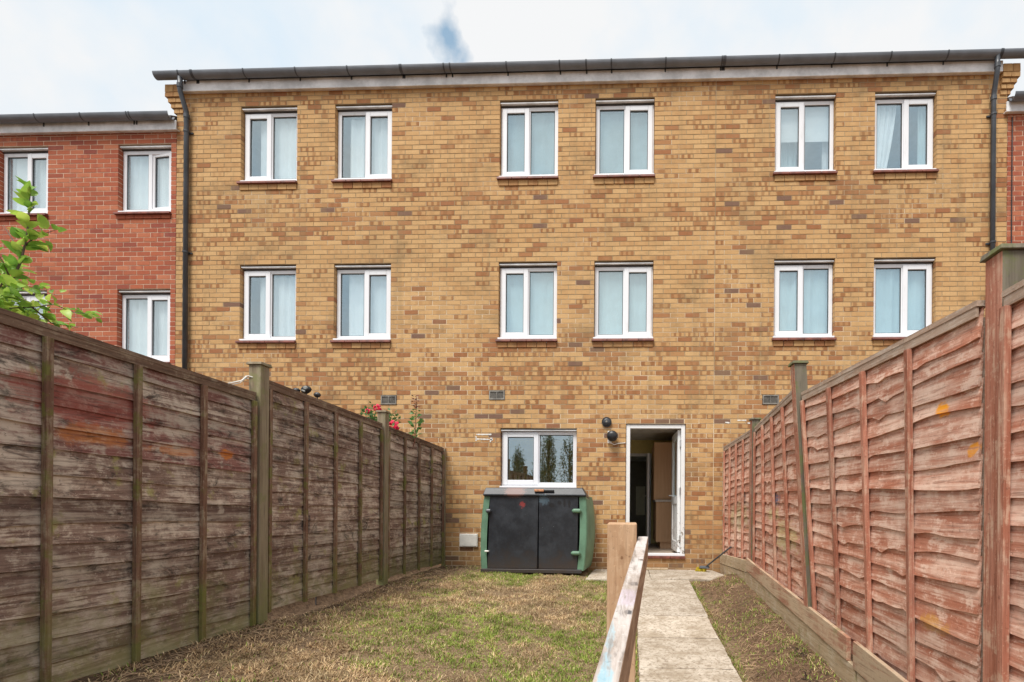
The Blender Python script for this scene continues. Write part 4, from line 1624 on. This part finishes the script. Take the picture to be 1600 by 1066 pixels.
def gboard(y0, y1, z0t, z1t, h, x, mat, name='gravel_board'):
    mb = MB()
    P = [(x, y0, z0t - h), (x + .028, y0, z0t - h), (x + .028, y1, z1t - h), (x, y1, z1t - h), (x, y0, z0t), (x + .028, y0, z0t), (x + .028, y1, z1t), (x, y1, z1t)]
    mb.hexa(P)
    return build(name, mb, mat, RF, bevel=.004)


gx = XR - .075
gboard(5.96, 7.66, .345, .262, .145, gx, 'gravelbare')
gboard(5.96, 7.66, .195, .112, .20, gx + .006, 'gravelbare')
gboard(3.22, 5.95, .150, .372, .15, gx - .004, 'gravelboard')
gboard(3.12, 5.95, -.008, .215, .20, gx + .004, 'gravelbare')
gboard(1.30, 3.14, -.010, .150, .17, gx - .002, 'gravelboard')
gboard(1.30, 3.10, -.190, -.030, .16, gx + .006, 'gravelbare')

# ------------------------------------------------------------------ handrail (post and sloping rail)
HRl = empty('handrail', (-.022, 1.70, -.42), 'sawn timber post with a sloping bleached handrail beside the path', 'handrail')
mb = MB()
mb.hexa([(-.072, 1.65, -.55), (.022, 1.65, -.55), (.022, 1.745, -.55), (-.072, 1.745, -.55),
         (-.071, 1.65, .913), (.027, 1.65, .913), (.027, 1.745, .915), (-.071, 1.745, .915)])
build('post', mb, 'postwood', HRl, bevel=.004)
mb = MB()
a0, a1 = Vector((.0505, 1.752, .866)), Vector((-.0285, .64, .745))
d = a1 - a0
a1 = a0 + d * 1.45
w2, hh = .0175, .082
mb.hexa([(a0.x - w2, a0.y, a0.z - hh), (a0.x + w2, a0.y, a0.z - hh), (a1.x + w2, a1.y, a1.z - hh), (a1.x - w2, a1.y, a1.z - hh),
         (a0.x - w2, a0.y, a0.z), (a0.x + w2, a0.y, a0.z), (a1.x + w2, a1.y, a1.z), (a1.x - w2, a1.y, a1.z)])
mb.f = [q[::-1] for q in mb.f]
mb.mi = [1, 0, 1, 1, 1, 1]
build('rail', mb, ['railwood', 'sidewood'], HRl, bevel=.003)

# ------------------------------------------------------------------ plastic storage box under the window
SH = empty('storage_box', (-1.32, 7.2, .04), 'low green and charcoal plastic storage shed under the kitchen window', 'garden shed')
zb, zt = .07, 1.11


def shed_x(side, z, y):
    """outer side surface, bulging outwards between front and back and in height"""
    t = (z - zb) / (zt - zb)
    u = (y - 6.95) / .66
    bulge = .075 * math.sin(math.pi * min(1, max(0, t))) ** .8 * math.sin(math.pi * (0.15 + .85 * u) * .75)
    base = -.600 - .02 * (1 - t) if side > 0 else -2.035 - .035 * (1 - t)
    return base + side * (bulge + .05 * u * (1 - .3 * t))


for side in (-1, 1):
    mb = MB()
    nz_, nu = 12, 8
    pts, fs = [], []
    inn = .10 if side > 0 else .085
    for k in range(nz_ + 1):
        z = zb + (zt - zb) * k / nz_
        row = [(shed_x(side, z, 6.95) - side * inn, 6.955, z), (shed_x(side, z, 6.95) - side * .012, 6.945, z)]
        for j in range(nu + 1):
            y = 6.958 + .652 * j / nu
            row.append((shed_x(side, z, y), y, z))
        row.append((shed_x(side, z, 7.61) - side * .05, 7.612, z))
        pts += row
    q = nu + 4
    for k in range(nz_):
        for j in range(q - 1):
            f_ = (k * q + j, k * q + j + 1, (k + 1) * q + j + 1, (k + 1) * q + j)
            fs.append(f_ if side > 0 else f_[::-1])
    fs.append(tuple(range(nz_ * q, nz_ * q + q)) if side > 0 else tuple(reversed(range(nz_ * q, nz_ * q + q))))
    mb.mesh(pts, fs)
    build('side_panel', mb, 'greenplastic', SH, smooth=False)
build('back_panel', MB().box(-2.03, -.62, 7.59, 7.615, .05, 1.12), 'greenplastic', SH)
build('base', MB().box(-2.075, -.655, 6.925, 7.6, .03, .085), 'shedblack', SH, bevel=.008)
xl_, xm_, xr_ = -1.955, -1.262, -.705
for i, (a, b) in enumerate(((xl_, xm_), (xm_, xr_))):
    mb = MB()
    dl = .03 if i == 0 else .008
    e = .003
    mb.hexa([(a - (dl if i == 0 else 0) + (e if i else 0), 6.947, .088), (b - (.02 if i == 0 else dl) - e, 6.947, .088), (b - e, 6.985, .088), (a + e, 6.985, .088),
             (a + e, 6.940, 1.108), (b - e, 6.940, 1.108), (b - e, 6.985, 1.108), (a + e, 6.985, 1.108)])
    build('door', mb, 'shedblack', SH, bevel=.006)
lid = MB()
lid.mesh([(-2.035, 6.915, 1.105), (-.60, 6.915, 1.105), (-.555, 7.62, 1.00), (-2.06, 7.62, 1.00),
          (-2.045, 6.91, 1.125), (-.592, 6.91, 1.125), (-.55, 7.62, 1.03), (-2.06, 7.62, 1.03),
          (-2.018, 6.955, 1.222), (-.650, 6.955, 1.222), (-.70, 7.60, 1.25), (-1.98, 7.60, 1.25)],
         [(0, 3, 2, 1), (0, 1, 5, 4), (1, 2, 6, 5), (2, 3, 7, 6), (3, 0, 4, 7), (4, 5, 9, 8), (5, 6, 10, 9), (6, 7, 11, 10), (7, 4, 8, 11), (8, 9, 10, 11)])
ld = build('lid', lid, 'shedblack', SH, bevel=.008)
lx = -1.285
build('broken_latch', MB().box(lx - .035, lx + .10, 6.893, 6.96, 1.168, 1.205), 'orangebit', ld, bevel=.008)
build('latch_recess', MB().box(lx + .101, lx + .24, 6.900, 6.98, 1.17, 1.195), 'black', ld, bevel=.004)
for x, z, m_ in ((-.725, .905, 'greenplastic'), (-.735, .315, 'greenplastic'), (-1.965, .895, 'pipe'), (-1.99, .33, 'boxwhite')):
    hb = MB()
    w = .06 if m_ == 'greenplastic' else .028
    hb.tube([(x - w, 6.934, z), (x - w * .7, 6.924, z), (x + w * .7, 6.924, z), (x + w, 6.936, z)], [.018, .03, .03, .018] if m_ != 'boxwhite' else [.008, .012, .012, .008], 10)
    build('hinge', hb, m_, SH, smooth=False)

# ------------------------------------------------------------------ broom, board
BR = empty('broom', (1.10, 7.5, .012), 'yellow-headed broom lying on the patio against the right fence', 'broom')
p0, p1 = Vector((1.15, 7.46, .085)), Vector((1.435, 7.06, .415))
build('broom_handle', MB().tube([p0, p1], .012, 10), 'pipe', BR)
build('broom_head', MB().hexa([(1.05, 7.47, .06), (1.19, 7.42, .06), (1.21, 7.48, .06), (1.07, 7.53, .06), (1.06, 7.48, .095), (1.18, 7.435, .095), (1.20, 7.475, .095), (1.08, 7.52, .095)]), 'pipe', BR, bevel=.004)
bb = MB()
for i in range(90):
    t, s = random.random(), random.random()
    bx, by = 1.02 + .13 * t + .02 * s, 7.50 - .05 * t + .06 * s
    tx, ty = bx + random.uniform(-.035, .02), by + random.uniform(-.02, .02)
    bb.tube([(bx, by, .07), (tx, ty, .010)], .004, 4, cap=False)
bs = build('bristles', bb, 'yellow', BR)
bd = MB().box(.04, .60, 7.60, 7.69, .009, .035)
tag(build('plank', bd, 'gravelbare', None, bevel=.004), 'thin brown board lying on the patio below the doorway', 'plank')

# ------------------------------------------------------------------ plants
def leaf_mesh(name, L, W, fold, curl, mat, nseg=6):
    mb = MB()
    pts, fs = [], []
    for i in range(nseg + 1):
        t = i / nseg
        w = W * (math.sin(math.pi * t ** .8) ** .75) * .5 if 0 < t < 1 else .0005
        z = -curl * L * t * t
        y = L * t
        pts += [(-w, y, z + fold * w), (0, y, z), (w, y, z + fold * w)]
    for i in range(nseg):
        a = i * 3
        fs += [(a, a + 1, a + 4, a + 3), (a + 1, a + 2, a + 5, a + 4)]
    me_ = bpy.data.meshes.new(name)
    me_.from_pydata(pts, [], fs)
    me_.materials.append(MAT[mat])
    me_.polygons.foreach_set('use_smooth', [True] * len(me_.polygons))
    return me_


def leaf_rot(d, roll):
    """euler that points +Y along d"""
    q = Vector(d).to_track_quat('Y', 'Z')
    return (q @ Euler((0, roll, 0)).to_quaternion()).to_euler()


APY = 3.4
AP = empty('apple_tree', (-4.75, 3.4, .03), 'leafy apple tree shoots rising behind the left fence', 'tree')
A = lambda px, py, dy=0: at_y(px, py, APY + dy)
shoots = [
    [A(-14, 500), A(-4, 470), A(18, 440), A(33, 408), A(42, 370), A(45, 335), A(48, 292)],
    [A(38, 385), A(52, 373, .05), A(70, 365, .1), A(86, 360, .12)],
    [A(18, 440), A(5, 410, -.1), A(-15, 380, -.15)],
    [A(-14, 500), A(10, 482, -.1), A(50, 480, -.1), A(85, 476, -.05), A(115, 488, 0), A(148, 492, .05)],
    [A(50, 480, -.1), A(80, 505, 0), A(100, 508, .1), A(122, 512, .1)],
    [A(10, 482, -.1), A(40, 500, .1), A(75, 515, .2)],
    [A(-10, 470), A(5, 455, .15), A(45, 448, .25), A(90, 462, .3)],
    [A(-12, 470, -.15), A(5, 440, -.2), A(22, 462, -.2), A(40, 470, -.2)],
    [A(-10, 450, .1), A(8, 425, .1), A(25, 415, .15)],
    [A(-8, 500, -.1), A(15, 500, -.1), A(45, 505, .05), A(70, 495, .1)],
    [A(33, 408), A(20, 375, .1), A(5, 352, .2)],
]
tb = MB()
base = A(-14, 500)
tb.tube([(-4.75, 3.4, -.1), (-4.78, 3.42, .9), (-4.76, 3.4, 1.7), base], [.05, .042, .034, .024], 8)
for k, s in enumerate(shoots):
    n_ = len(s)
    r0 = .012 if k == 0 else .006
    tb.tube(s, [r0 * (1 - .75 * i / (n_ - 1)) for i in range(n_)], 6)
build('trunk', tb, 'bark', AP)
al = [leaf_mesh('leaf', .105, .068, .45, .25, 'appleleaf'), leaf_mesh('leaf', .118, .074, .3, .5, 'appleleaf'), leaf_mesh('leaf', .088, .060, .7, .1, 'appleleaf')]
cnt = 0
for k, s in enumerate(shoots):
    L = sum((s[i + 1] - s[i]).length for i in range(len(s) - 1))
    nl = int(L / (.0150 if k in (3, 4, 5, 6, 10) else .0155))
    for i in range(nl):
        t = (i + random.random()) / nl
        if k == 0 and t < .05:
            continue
        dd = t * L
        for j in range(len(s) - 1):
            l = (s[j + 1] - s[j]).length
            if dd <= l or j == len(s) - 2:
                p = s[j].lerp(s[j + 1], min(1, dd / l))
                ax = (s[j + 1] - s[j]).normalized()
                break
            dd -= l
        spread = 1.0 if k else .75
        rd = Vector((random.gauss(0, 1), random.gauss(0, 1), random.gauss(.15, .6))).normalized()
        d = (ax * .5 + rd * spread + Vector((0, -.2, .1))).normalized()
        p = p + rd * random.uniform(0, .05 if k else .012)
        sc_ = random.uniform(.75, 1.2) * (1 - .25 * t) * (.8 if k in (3, 4, 5, 6) else 1.0)
        if cnt < 290:
            link_mesh('leaf', random.choice(al), p, AP, leaf_rot(d, random.uniform(-1.3, 1.3)), (sc_, sc_, sc_))
            cnt += 1

# roses beyond the left fence
RS = empty('rose_bush', (-3.15, 6.15, .03), 'climbing rose with four crimson blooms showing over the left fence', 'plant')
R_ = lambda px, py, y=6.1: at_y(px, py, y)
st = MB()
st.tube([(-3.15, 6.15, -.05), (-3.2, 6.1, 1.2), R_(578, 690), R_(582, 665), R_(588, 640)], [.012, .01, .008, .006, .004], 6)
st.tube([R_(582, 665), R_(577, 652), R_(574, 643)], .004, 6)
st.tube([(-3.2, 6.1, 1.2), R_(592, 690), R_(600, 662)], .006, 6)
st.tube([R_(592, 690), R_(606, 676), R_(614, 668)], .005, 6)
build('stem', st, 'roseleaf', RS)


def bloom(c, r, seed):
    rr = random.Random(seed)
    mb = MB()
    for ring, (n_, rad, h, op) in enumerate(((3, .25, .5, .15), (4, .5, .42, .45), (5, .8, .25, .8), (6, 1.0, .05, 1.15))):
        for k in range(n_):
            a = 2 * math.pi * (k + .5 * ring) / n_ + rr.uniform(-.2, .2)
            pts, fs = [], []
            m1, m2 = 5, 4
            for i in range(m2 + 1):
                for j in range(m1 + 1):
                    t, u = i / m2, (j / m1 - .5) * 2
                    wid = (1.5 / n_ * 1.6) * math.sin(math.pi * (.15 + .7 * t))
                    ang_ = a + u * wid
                    ra = rad * r * (.25 + .75 * math.sin(t * math.pi / 2)) * (1 - .12 * u * u * t)
                    pts.append((c.x + math.cos(ang_) * ra, c.y - .35 * r - h * r * t + op * .35 * r * t * t + .0, c.z + math.sin(ang_) * ra * .95))
            for i in range(m2):
                for j in range(m1):
                    q = i * (m1 + 1) + j
                    fs.append((q, q + 1, q + m1 + 2, q + m1 + 1))
            mb.mesh(pts, fs)
    build('bloom', mb, 'petal', RS, smooth=True)


for i, (px, py, r) in enumerate(((590, 638, .056), (575, 643, .04), (600, 659, .074), (615, 666, .082))):
    bloom(R_(px, py, 6.05), r, i)
fl = MB()


def scatter_leaf(mb, p, d, L, W):
    d = Vector(d).normalized()
    s = d.cross(Vector((random.gauss(0, 1), random.gauss(0, 1), random.gauss(0, 1)))).normalized()
    u = d.cross(s)
    a = p
    b = p + d * L * .45 + s * W / 2 + u * W * .12
    c = p + d * L
    e = p + d * L * .45 - s * W / 2 + u * W * .12
    m_ = p + d * L * .5
    mb.mesh([a, b, c, e, m_], [(0, 1, 4), (1, 2, 4), (2, 3, 4), (3, 0, 4)])


for (px, py, sp, n_) in ((578, 640, 9, 16), (583, 652, 9, 26), (590, 660, 10, 26), (606, 650, 9, 22), (618, 655, 8, 20), (598, 672, 14, 34), (612, 678, 10, 26), (570, 645, 6, 10)):
    for i in range(n_):
        p = R_(px + random.gauss(0, sp * .6), py + random.gauss(0, sp * .55), 6.1 + random.gauss(0, .05))
        scatter_leaf(fl, p, (random.gauss(0, 1), random.gauss(-.3, .7), random.gauss(0, .7)), random.uniform(.04, .065), random.uniform(.024, .036))
build('foliage', fl, 'roseleaf', RS)['kind'] = 'stuff'

RS2 = empty('rose_shoot', (-2.98, 6.6, .03), 'upright leafy rose shoot with reddish tip above the left fence', 'plant')
R2 = lambda px, py, y=6.55: at_y(px, py, y)
sp_ = [(-3.1, 6.6, -.05), (-3.05, 6.58, 1.3), R2(648, 690), R2(649, 668), R2(650, 645), R2(651, 618)]
build('stem', MB().tube(sp_, [.01, .008, .006, .005, .004, .0025], 6), 'roseshoot', RS2)
fl, ft2 = MB(), MB()
for i in range(62):
    py = 684 - 66 * i / 61
    p = R2(649.5 + random.gauss(0, 1.2), py)
    side = 1 if i % 2 else -1
    d = Vector((side * random.uniform(.5, 1.2), random.gauss(0, .8), random.uniform(-.15, .6)))
    L = (.075 if py > 645 else .045) * random.uniform(.75, 1.15)
    p = p + d.normalized() * random.uniform(.0, .055 if py > 645 else .02)
    scatter_leaf(fl if py > 638 else ft2, p, d, L, L * .62)
build('foliage', fl, 'roseleaf', RS2)['kind'] = 'stuff'
build('young_foliage', ft2, 'roseshoot', RS2)['kind'] = 'stuff'

# black rounded ornaments on thin stakes behind the fence
for i, (px, py, r, lab) in enumerate(((463, 611, .030, 'leftmost small black rounded ornament peeking over the left fence'),
                                      (479, 609, .038, 'largest black and grey ornament in the middle above the left fence'),
                                      (496, 617, .026, 'rightmost black knob on a thin stake above the left fence'))):
    c = at_y(px, py, 4.62)
    E_ = empty('garden_ornament', (c.x, c.y, .03), lab, 'ornament', 'black ornaments behind the left fence')
    hb = MB()
    pts = []
    for k in range(7):
        t = k / 6
        pts.append(c + Vector((-1.15 * r + 2.3 * r * t, 0, (.25 if i < 2 else -.05) * r * math.sin(t * 3) - (.5 * r * (1 - t) if i != 2 else 0))))
    hb.tube(pts, [r * .45, r * .85, r, r * .98, r * .9, r * .7, r * .3], 14)
    build('ornament_head', hb, 'black', E_, smooth=True)
    if i == 1:
        build('ornament_face', MB().tube([c + Vector((.2 * r, -.75 * r, .25 * r)), c + Vector((.25 * r, -1.0 * r, .25 * r))], [.55 * r, .35 * r], 12), 'halldoor', E_)
        build('ornament_band', MB().tube([c + Vector((-.7 * r, -.7 * r, -.35 * r)), c + Vector((-.2 * r, -1.0 * r, -.45 * r)), c + Vector((.2 * r, -.95 * r, -.7 * r))], .22 * r, 8), 'halldoor', E_)
    build('stake', MB().tube([c + Vector((0, 0, -r * .6)), (c.x, c.y, -.05)], .005, 6), 'pipe', E_)

# white cord tied to the first post
cz = [(-2.93, 3.50, 1.835), (-2.945, 3.58, 1.862), (-2.93, 3.66, 1.90), (-2.955, 3.745, 1.955)]
cm = MB().tube(cz, .005, 6)
cm.tube([(-2.945, 3.56, 1.84), (-2.935, 3.65, 1.88), (-2.955, 3.745, 1.945)], .004, 6)
cm.tube([(-2.955 + .058 * math.cos(t) + .01, 3.795 + .058 * math.sin(t), 1.95 + .006 * math.sin(3 * t)) for t in np.linspace(0, 6.28, 14)], .004, 6, cap=False)
tag(build('cord', cm, 'string', None), 'white cord tied round the top of the near left post', 'cord')

# trees behind the camera: they show in the kitchen window
def far_tree(x, y, h, wid, seed, lab):
    rr = random.Random(seed)
    gz0 = -.6
    T = empty('poplar_tree', (x, y, gz0), lab, 'tree', 'trees mirrored in the kitchen window')
    tb_, lv = MB(), MB()
    H = h - gz0
    tb_.tube([(x, y, gz0 - .1), (x + .05, y, gz0 + H * .35), (x - .03, y, gz0 + H * .7), (x, y, gz0 + H * .97)], [.13, .09, .05, .012], 8)
    br = [((x, y, gz0 + H * .25), (x, y, h), 1.0)]
    for i in range(26):
        t = rr.uniform(.12, .8)
        a = rr.uniform(0, 6.28)
        p = Vector((x, y, gz0 + H * t))
        L = (H * (1 - t)) * rr.uniform(.45, .8)
        sp2 = wid * (1 - .6 * t) * rr.uniform(.4, 1.0)
        e = p + Vector((math.cos(a) * sp2, math.sin(a) * sp2, L))
        mid = p.lerp(e, .5) + Vector((math.cos(a), math.sin(a), 0)) * sp2 * .25
        tb_.tube([p, mid, e], [.035 * (1 - t) + .01, .016, .005], 5)
        br.append((p, mid, .6))
        br.append((mid, e, 1.0))
    for a, b, w in br:
        a, b = Vector(a), Vector(b)
        n_ = int((b - a).length * 40)
        for i in range(n_):
            t = rr.random()
            p = a.lerp(b, t) + Vector((rr.gauss(0, .085), rr.gauss(0, .085), rr.gauss(0, .08)))
            d = Vector((rr.gauss(0, .6), rr.gauss(0, .6), rr.gauss(.4, .5)))
            scatter_leaf(lv, p, d, rr.uniform(.10, .16), rr.uniform(.05, .08))
    build('trunk', tb_, 'bark', T)
    build('crown', lv, 'farleaf', T)['kind'] = 'stuff'


far_tree(-8.0, -20.2, 5.5, .6, 1, 'narrow young poplar mirrored in the left kitchen window pane')
far_tree(-6.5, -21.5, 4.6, 1.7, 4, 'bushy poplar mirrored across the mullion of the kitchen window')
far_tree(-5.75, -20.0, 6.7, .8, 2, 'tallest poplar mirrored in the right kitchen window pane')
far_tree(-4.3, -20.4, 6.3, 1.3, 3, 'broad poplar mirrored at the right edge of the kitchen window')
far_tree(-9.4, -21.8, 3.9, 1.8, 5, 'low bushy tree mirrored at the left edge of the kitchen window')

# ------------------------------------------------------------------ grass
def grass():
    n = 330000
    x = rng.uniform(-2.87, 1.42, n)
    y = rng.uniform(1.6, 7.66, n)
    ok = ~((x > PATH_L - .015) & (x < PATH_R + .015) & (y < 6.75))
    ok &= ~((y > 6.66) & (x > -.56) & (x < 1.42))
    ok &= ~((y > 6.92) & (x > -2.08) & (x < -.6))
    dens = 0.40 + 0.6 * sst((vn2(x * 1.6, y * 1.6) - .15) / .4)
    dens = dens * (0.25 + 0.75 * sst((x + 2.75) / 0.9 + (vn1(x * 2, y * 2) - .5) * .8))
    dens = np.where(x > .8, dens * .26 * (.25 + sst((vn1(x * 3 + 5, y * 3) - .3) / .4)), dens)
    clump = vn2(x * 13 + 4, y * 13) * .6 + vn3(x * 27, y * 27) * .4
    dens = dens * (0.50 + 0.7 * sst((clump - .28) / .3))
    ok &= rng.random(n) < dens
    ex_n = 9000
    side = rng.random(ex_n)
    exx = np.where(side < .5, PATH_L - .02 - np.abs(rng.normal(0, .02, ex_n)), PATH_R + .015 + np.abs(rng.normal(0, .02, ex_n)))
    exy = rng.uniform(1.6, 6.6, ex_n)
    keep = vn4(exx * 9, exy * 5) > .42
    x, y, clump = np.concatenate([x[ok], exx[keep]]), np.concatenate([y[ok], exy[keep]]), np.concatenate([clump[ok], np.full(keep.sum(), .6)])
    n = len(x)
    green = sst((vn3(x * .95 + 3, y * .95) * .55 + vn4(x * 2.8, y * 2.8) * .45 - .34) / .30 + (x + 1.4) * .14)
    green = np.where(x > .8, green * .65, green)
    green *= 0.25 + .75 * sst((x + 2.6) / 1.0)
    isg = rng.random(n) < green * .75 + .03
    z = ground_z(x, y)
    L = np.where(isg, rng.uniform(.012, .032, n), rng.uniform(.014, .050, n))
    L = L * (0.6 + 0.9 * sst((clump - .25) / .45))
    a = rng.uniform(0, 2 * np.pi, n)
    lean = np.where(isg, rng.uniform(.25, .9, n), rng.uniform(.7, 1.45, n))
    w = np.where(isg, rng.uniform(.0018, .0034, n), rng.uniform(.0014, .0030, n))
    dx, dy = np.cos(a), np.sin(a)
    sx, sy = -dy, dx
    P = np.zeros((n, 5, 3))
    z = z - .003
    for k, (t, ww) in enumerate(((0, 1.0), (.55, .85))):
        h = L * t * np.cos(lean * (.7 + .3 * t))
        r = L * t * np.sin(lean * (.7 + .3 * t))
        for j, s in enumerate((-1, 1)):
            P[:, k * 2 + j, 0] = x + dx * r + sx * w * ww * s
            P[:, k * 2 + j, 1] = y + dy * r + sy * w * ww * s
            P[:, k * 2 + j, 2] = z + h
    P[:, 4, 0] = x + dx * L * np.sin(lean * 1.1)
    P[:, 4, 1] = y + dy * L * np.sin(lean * 1.1)
    P[:, 4, 2] = z + np.maximum(L * np.cos(lean * 1.1), .002)
    b = (np.arange(n) * 5)[:, None]
    quads = (b + np.array([0, 1, 3, 2]))
    tris = (b + np.array([2, 3, 4]))
    me_ = bpy.data.meshes.new('grass')
    me_.vertices.add(n * 5)
    me_.vertices.foreach_set('co', P.reshape(-1))
    loops = np.concatenate([quads.reshape(-1), tris.reshape(-1)])
    me_.loops.add(len(loops))
    me_.loops.foreach_set('vertex_index', loops.astype(np.int32))
    starts = np.concatenate([np.arange(n) * 4, n * 4 + np.arange(n) * 3])
    tot = np.concatenate([np.full(n, 4), np.full(n, 3)])
    me_.polygons.add(2 * n)
    me_.polygons.foreach_set('loop_start', starts.astype(np.int32))
    me_.polygons.foreach_set('loop_total', tot.astype(np.int32))
    me_.update(calc_edges=True)
    g1, g2 = np.array([.13, .20, .03]), np.array([.34, .41, .09])
    s1, s2, s3 = np.array([.70, .56, .34]), np.array([.48, .34, .19]), np.array([.22, .14, .08])
    u = rng.random((n, 1))
    gc = g1 + (g2 - g1) * u
    kind = rng.random((n, 1))
    near = np.where((x < -1.9) | (x > .8), .16, .40)[:, None]
    sc_ = np.where(kind < near, s1 + (s2 - s1) * u, s2 + (s3 - s2) * u)
    c = np.where(isg[:, None], gc, sc_)
    tone = .78 + .9 * vn1(x * 9 + 2, y * 9 + 5) * (.6 + .4 * vn4(x * 3 + 8, y * 3))
    c = c * tone[:, None]
    c4 = np.concatenate([np.repeat(c, 5, axis=0), np.ones((n * 5, 1))], 1)
    ca = me_.color_attributes.new('col', 'FLOAT_COLOR', 'POINT')
    ca.data.foreach_set('color', c4.reshape(-1))
    me_.materials.append(MAT['grass'])
    o = bpy.data.objects.new('grass', me_)
    COL.objects.link(o)
    tag(o, 'short patchy green and straw coloured grass of the lawn', 'grass', None, 'stuff')


grass()


def debris():
    """dead stems and crumbs along the foot of the left fence and on the right strip"""
    mb = MB()
    for i in range(1500):
        if random.random() < .62:
            x, y = -2.8 + abs(random.gauss(0, .38)), random.uniform(2.2, 7.2)
            if x > -1.2:
                continue
        else:
            x, y = random.uniform(.86, 1.36), random.uniform(2.4, 6.5)
        z = float(ground_z(x, y)) + .004
        a = random.uniform(0, 6.28)
        L = random.uniform(.03, .13)
        e = (x + math.cos(a) * L, y + math.sin(a) * L)
        if x > .8 and not (.84 < e[0] < 1.37):
            continue
        mb.tube([(x, y, z), ((x + e[0]) / 2, (y + e[1]) / 2, z + random.uniform(.002, .02)), (e[0], e[1], float(ground_z(*e)) + .004)], random.uniform(.0012, .0028), 3, cap=False)
    o = build('dead_stems', mb, 'deadstem', None)
    tag(o, 'loose dead grass stems strewn along the foot of the fences', 'dead grass', None, 'stuff')


MAT['deadstem'] = simple('dead_stem', (0.30, 0.20, 0.12), 0.9, var=0.6, nscale=3)
debris()
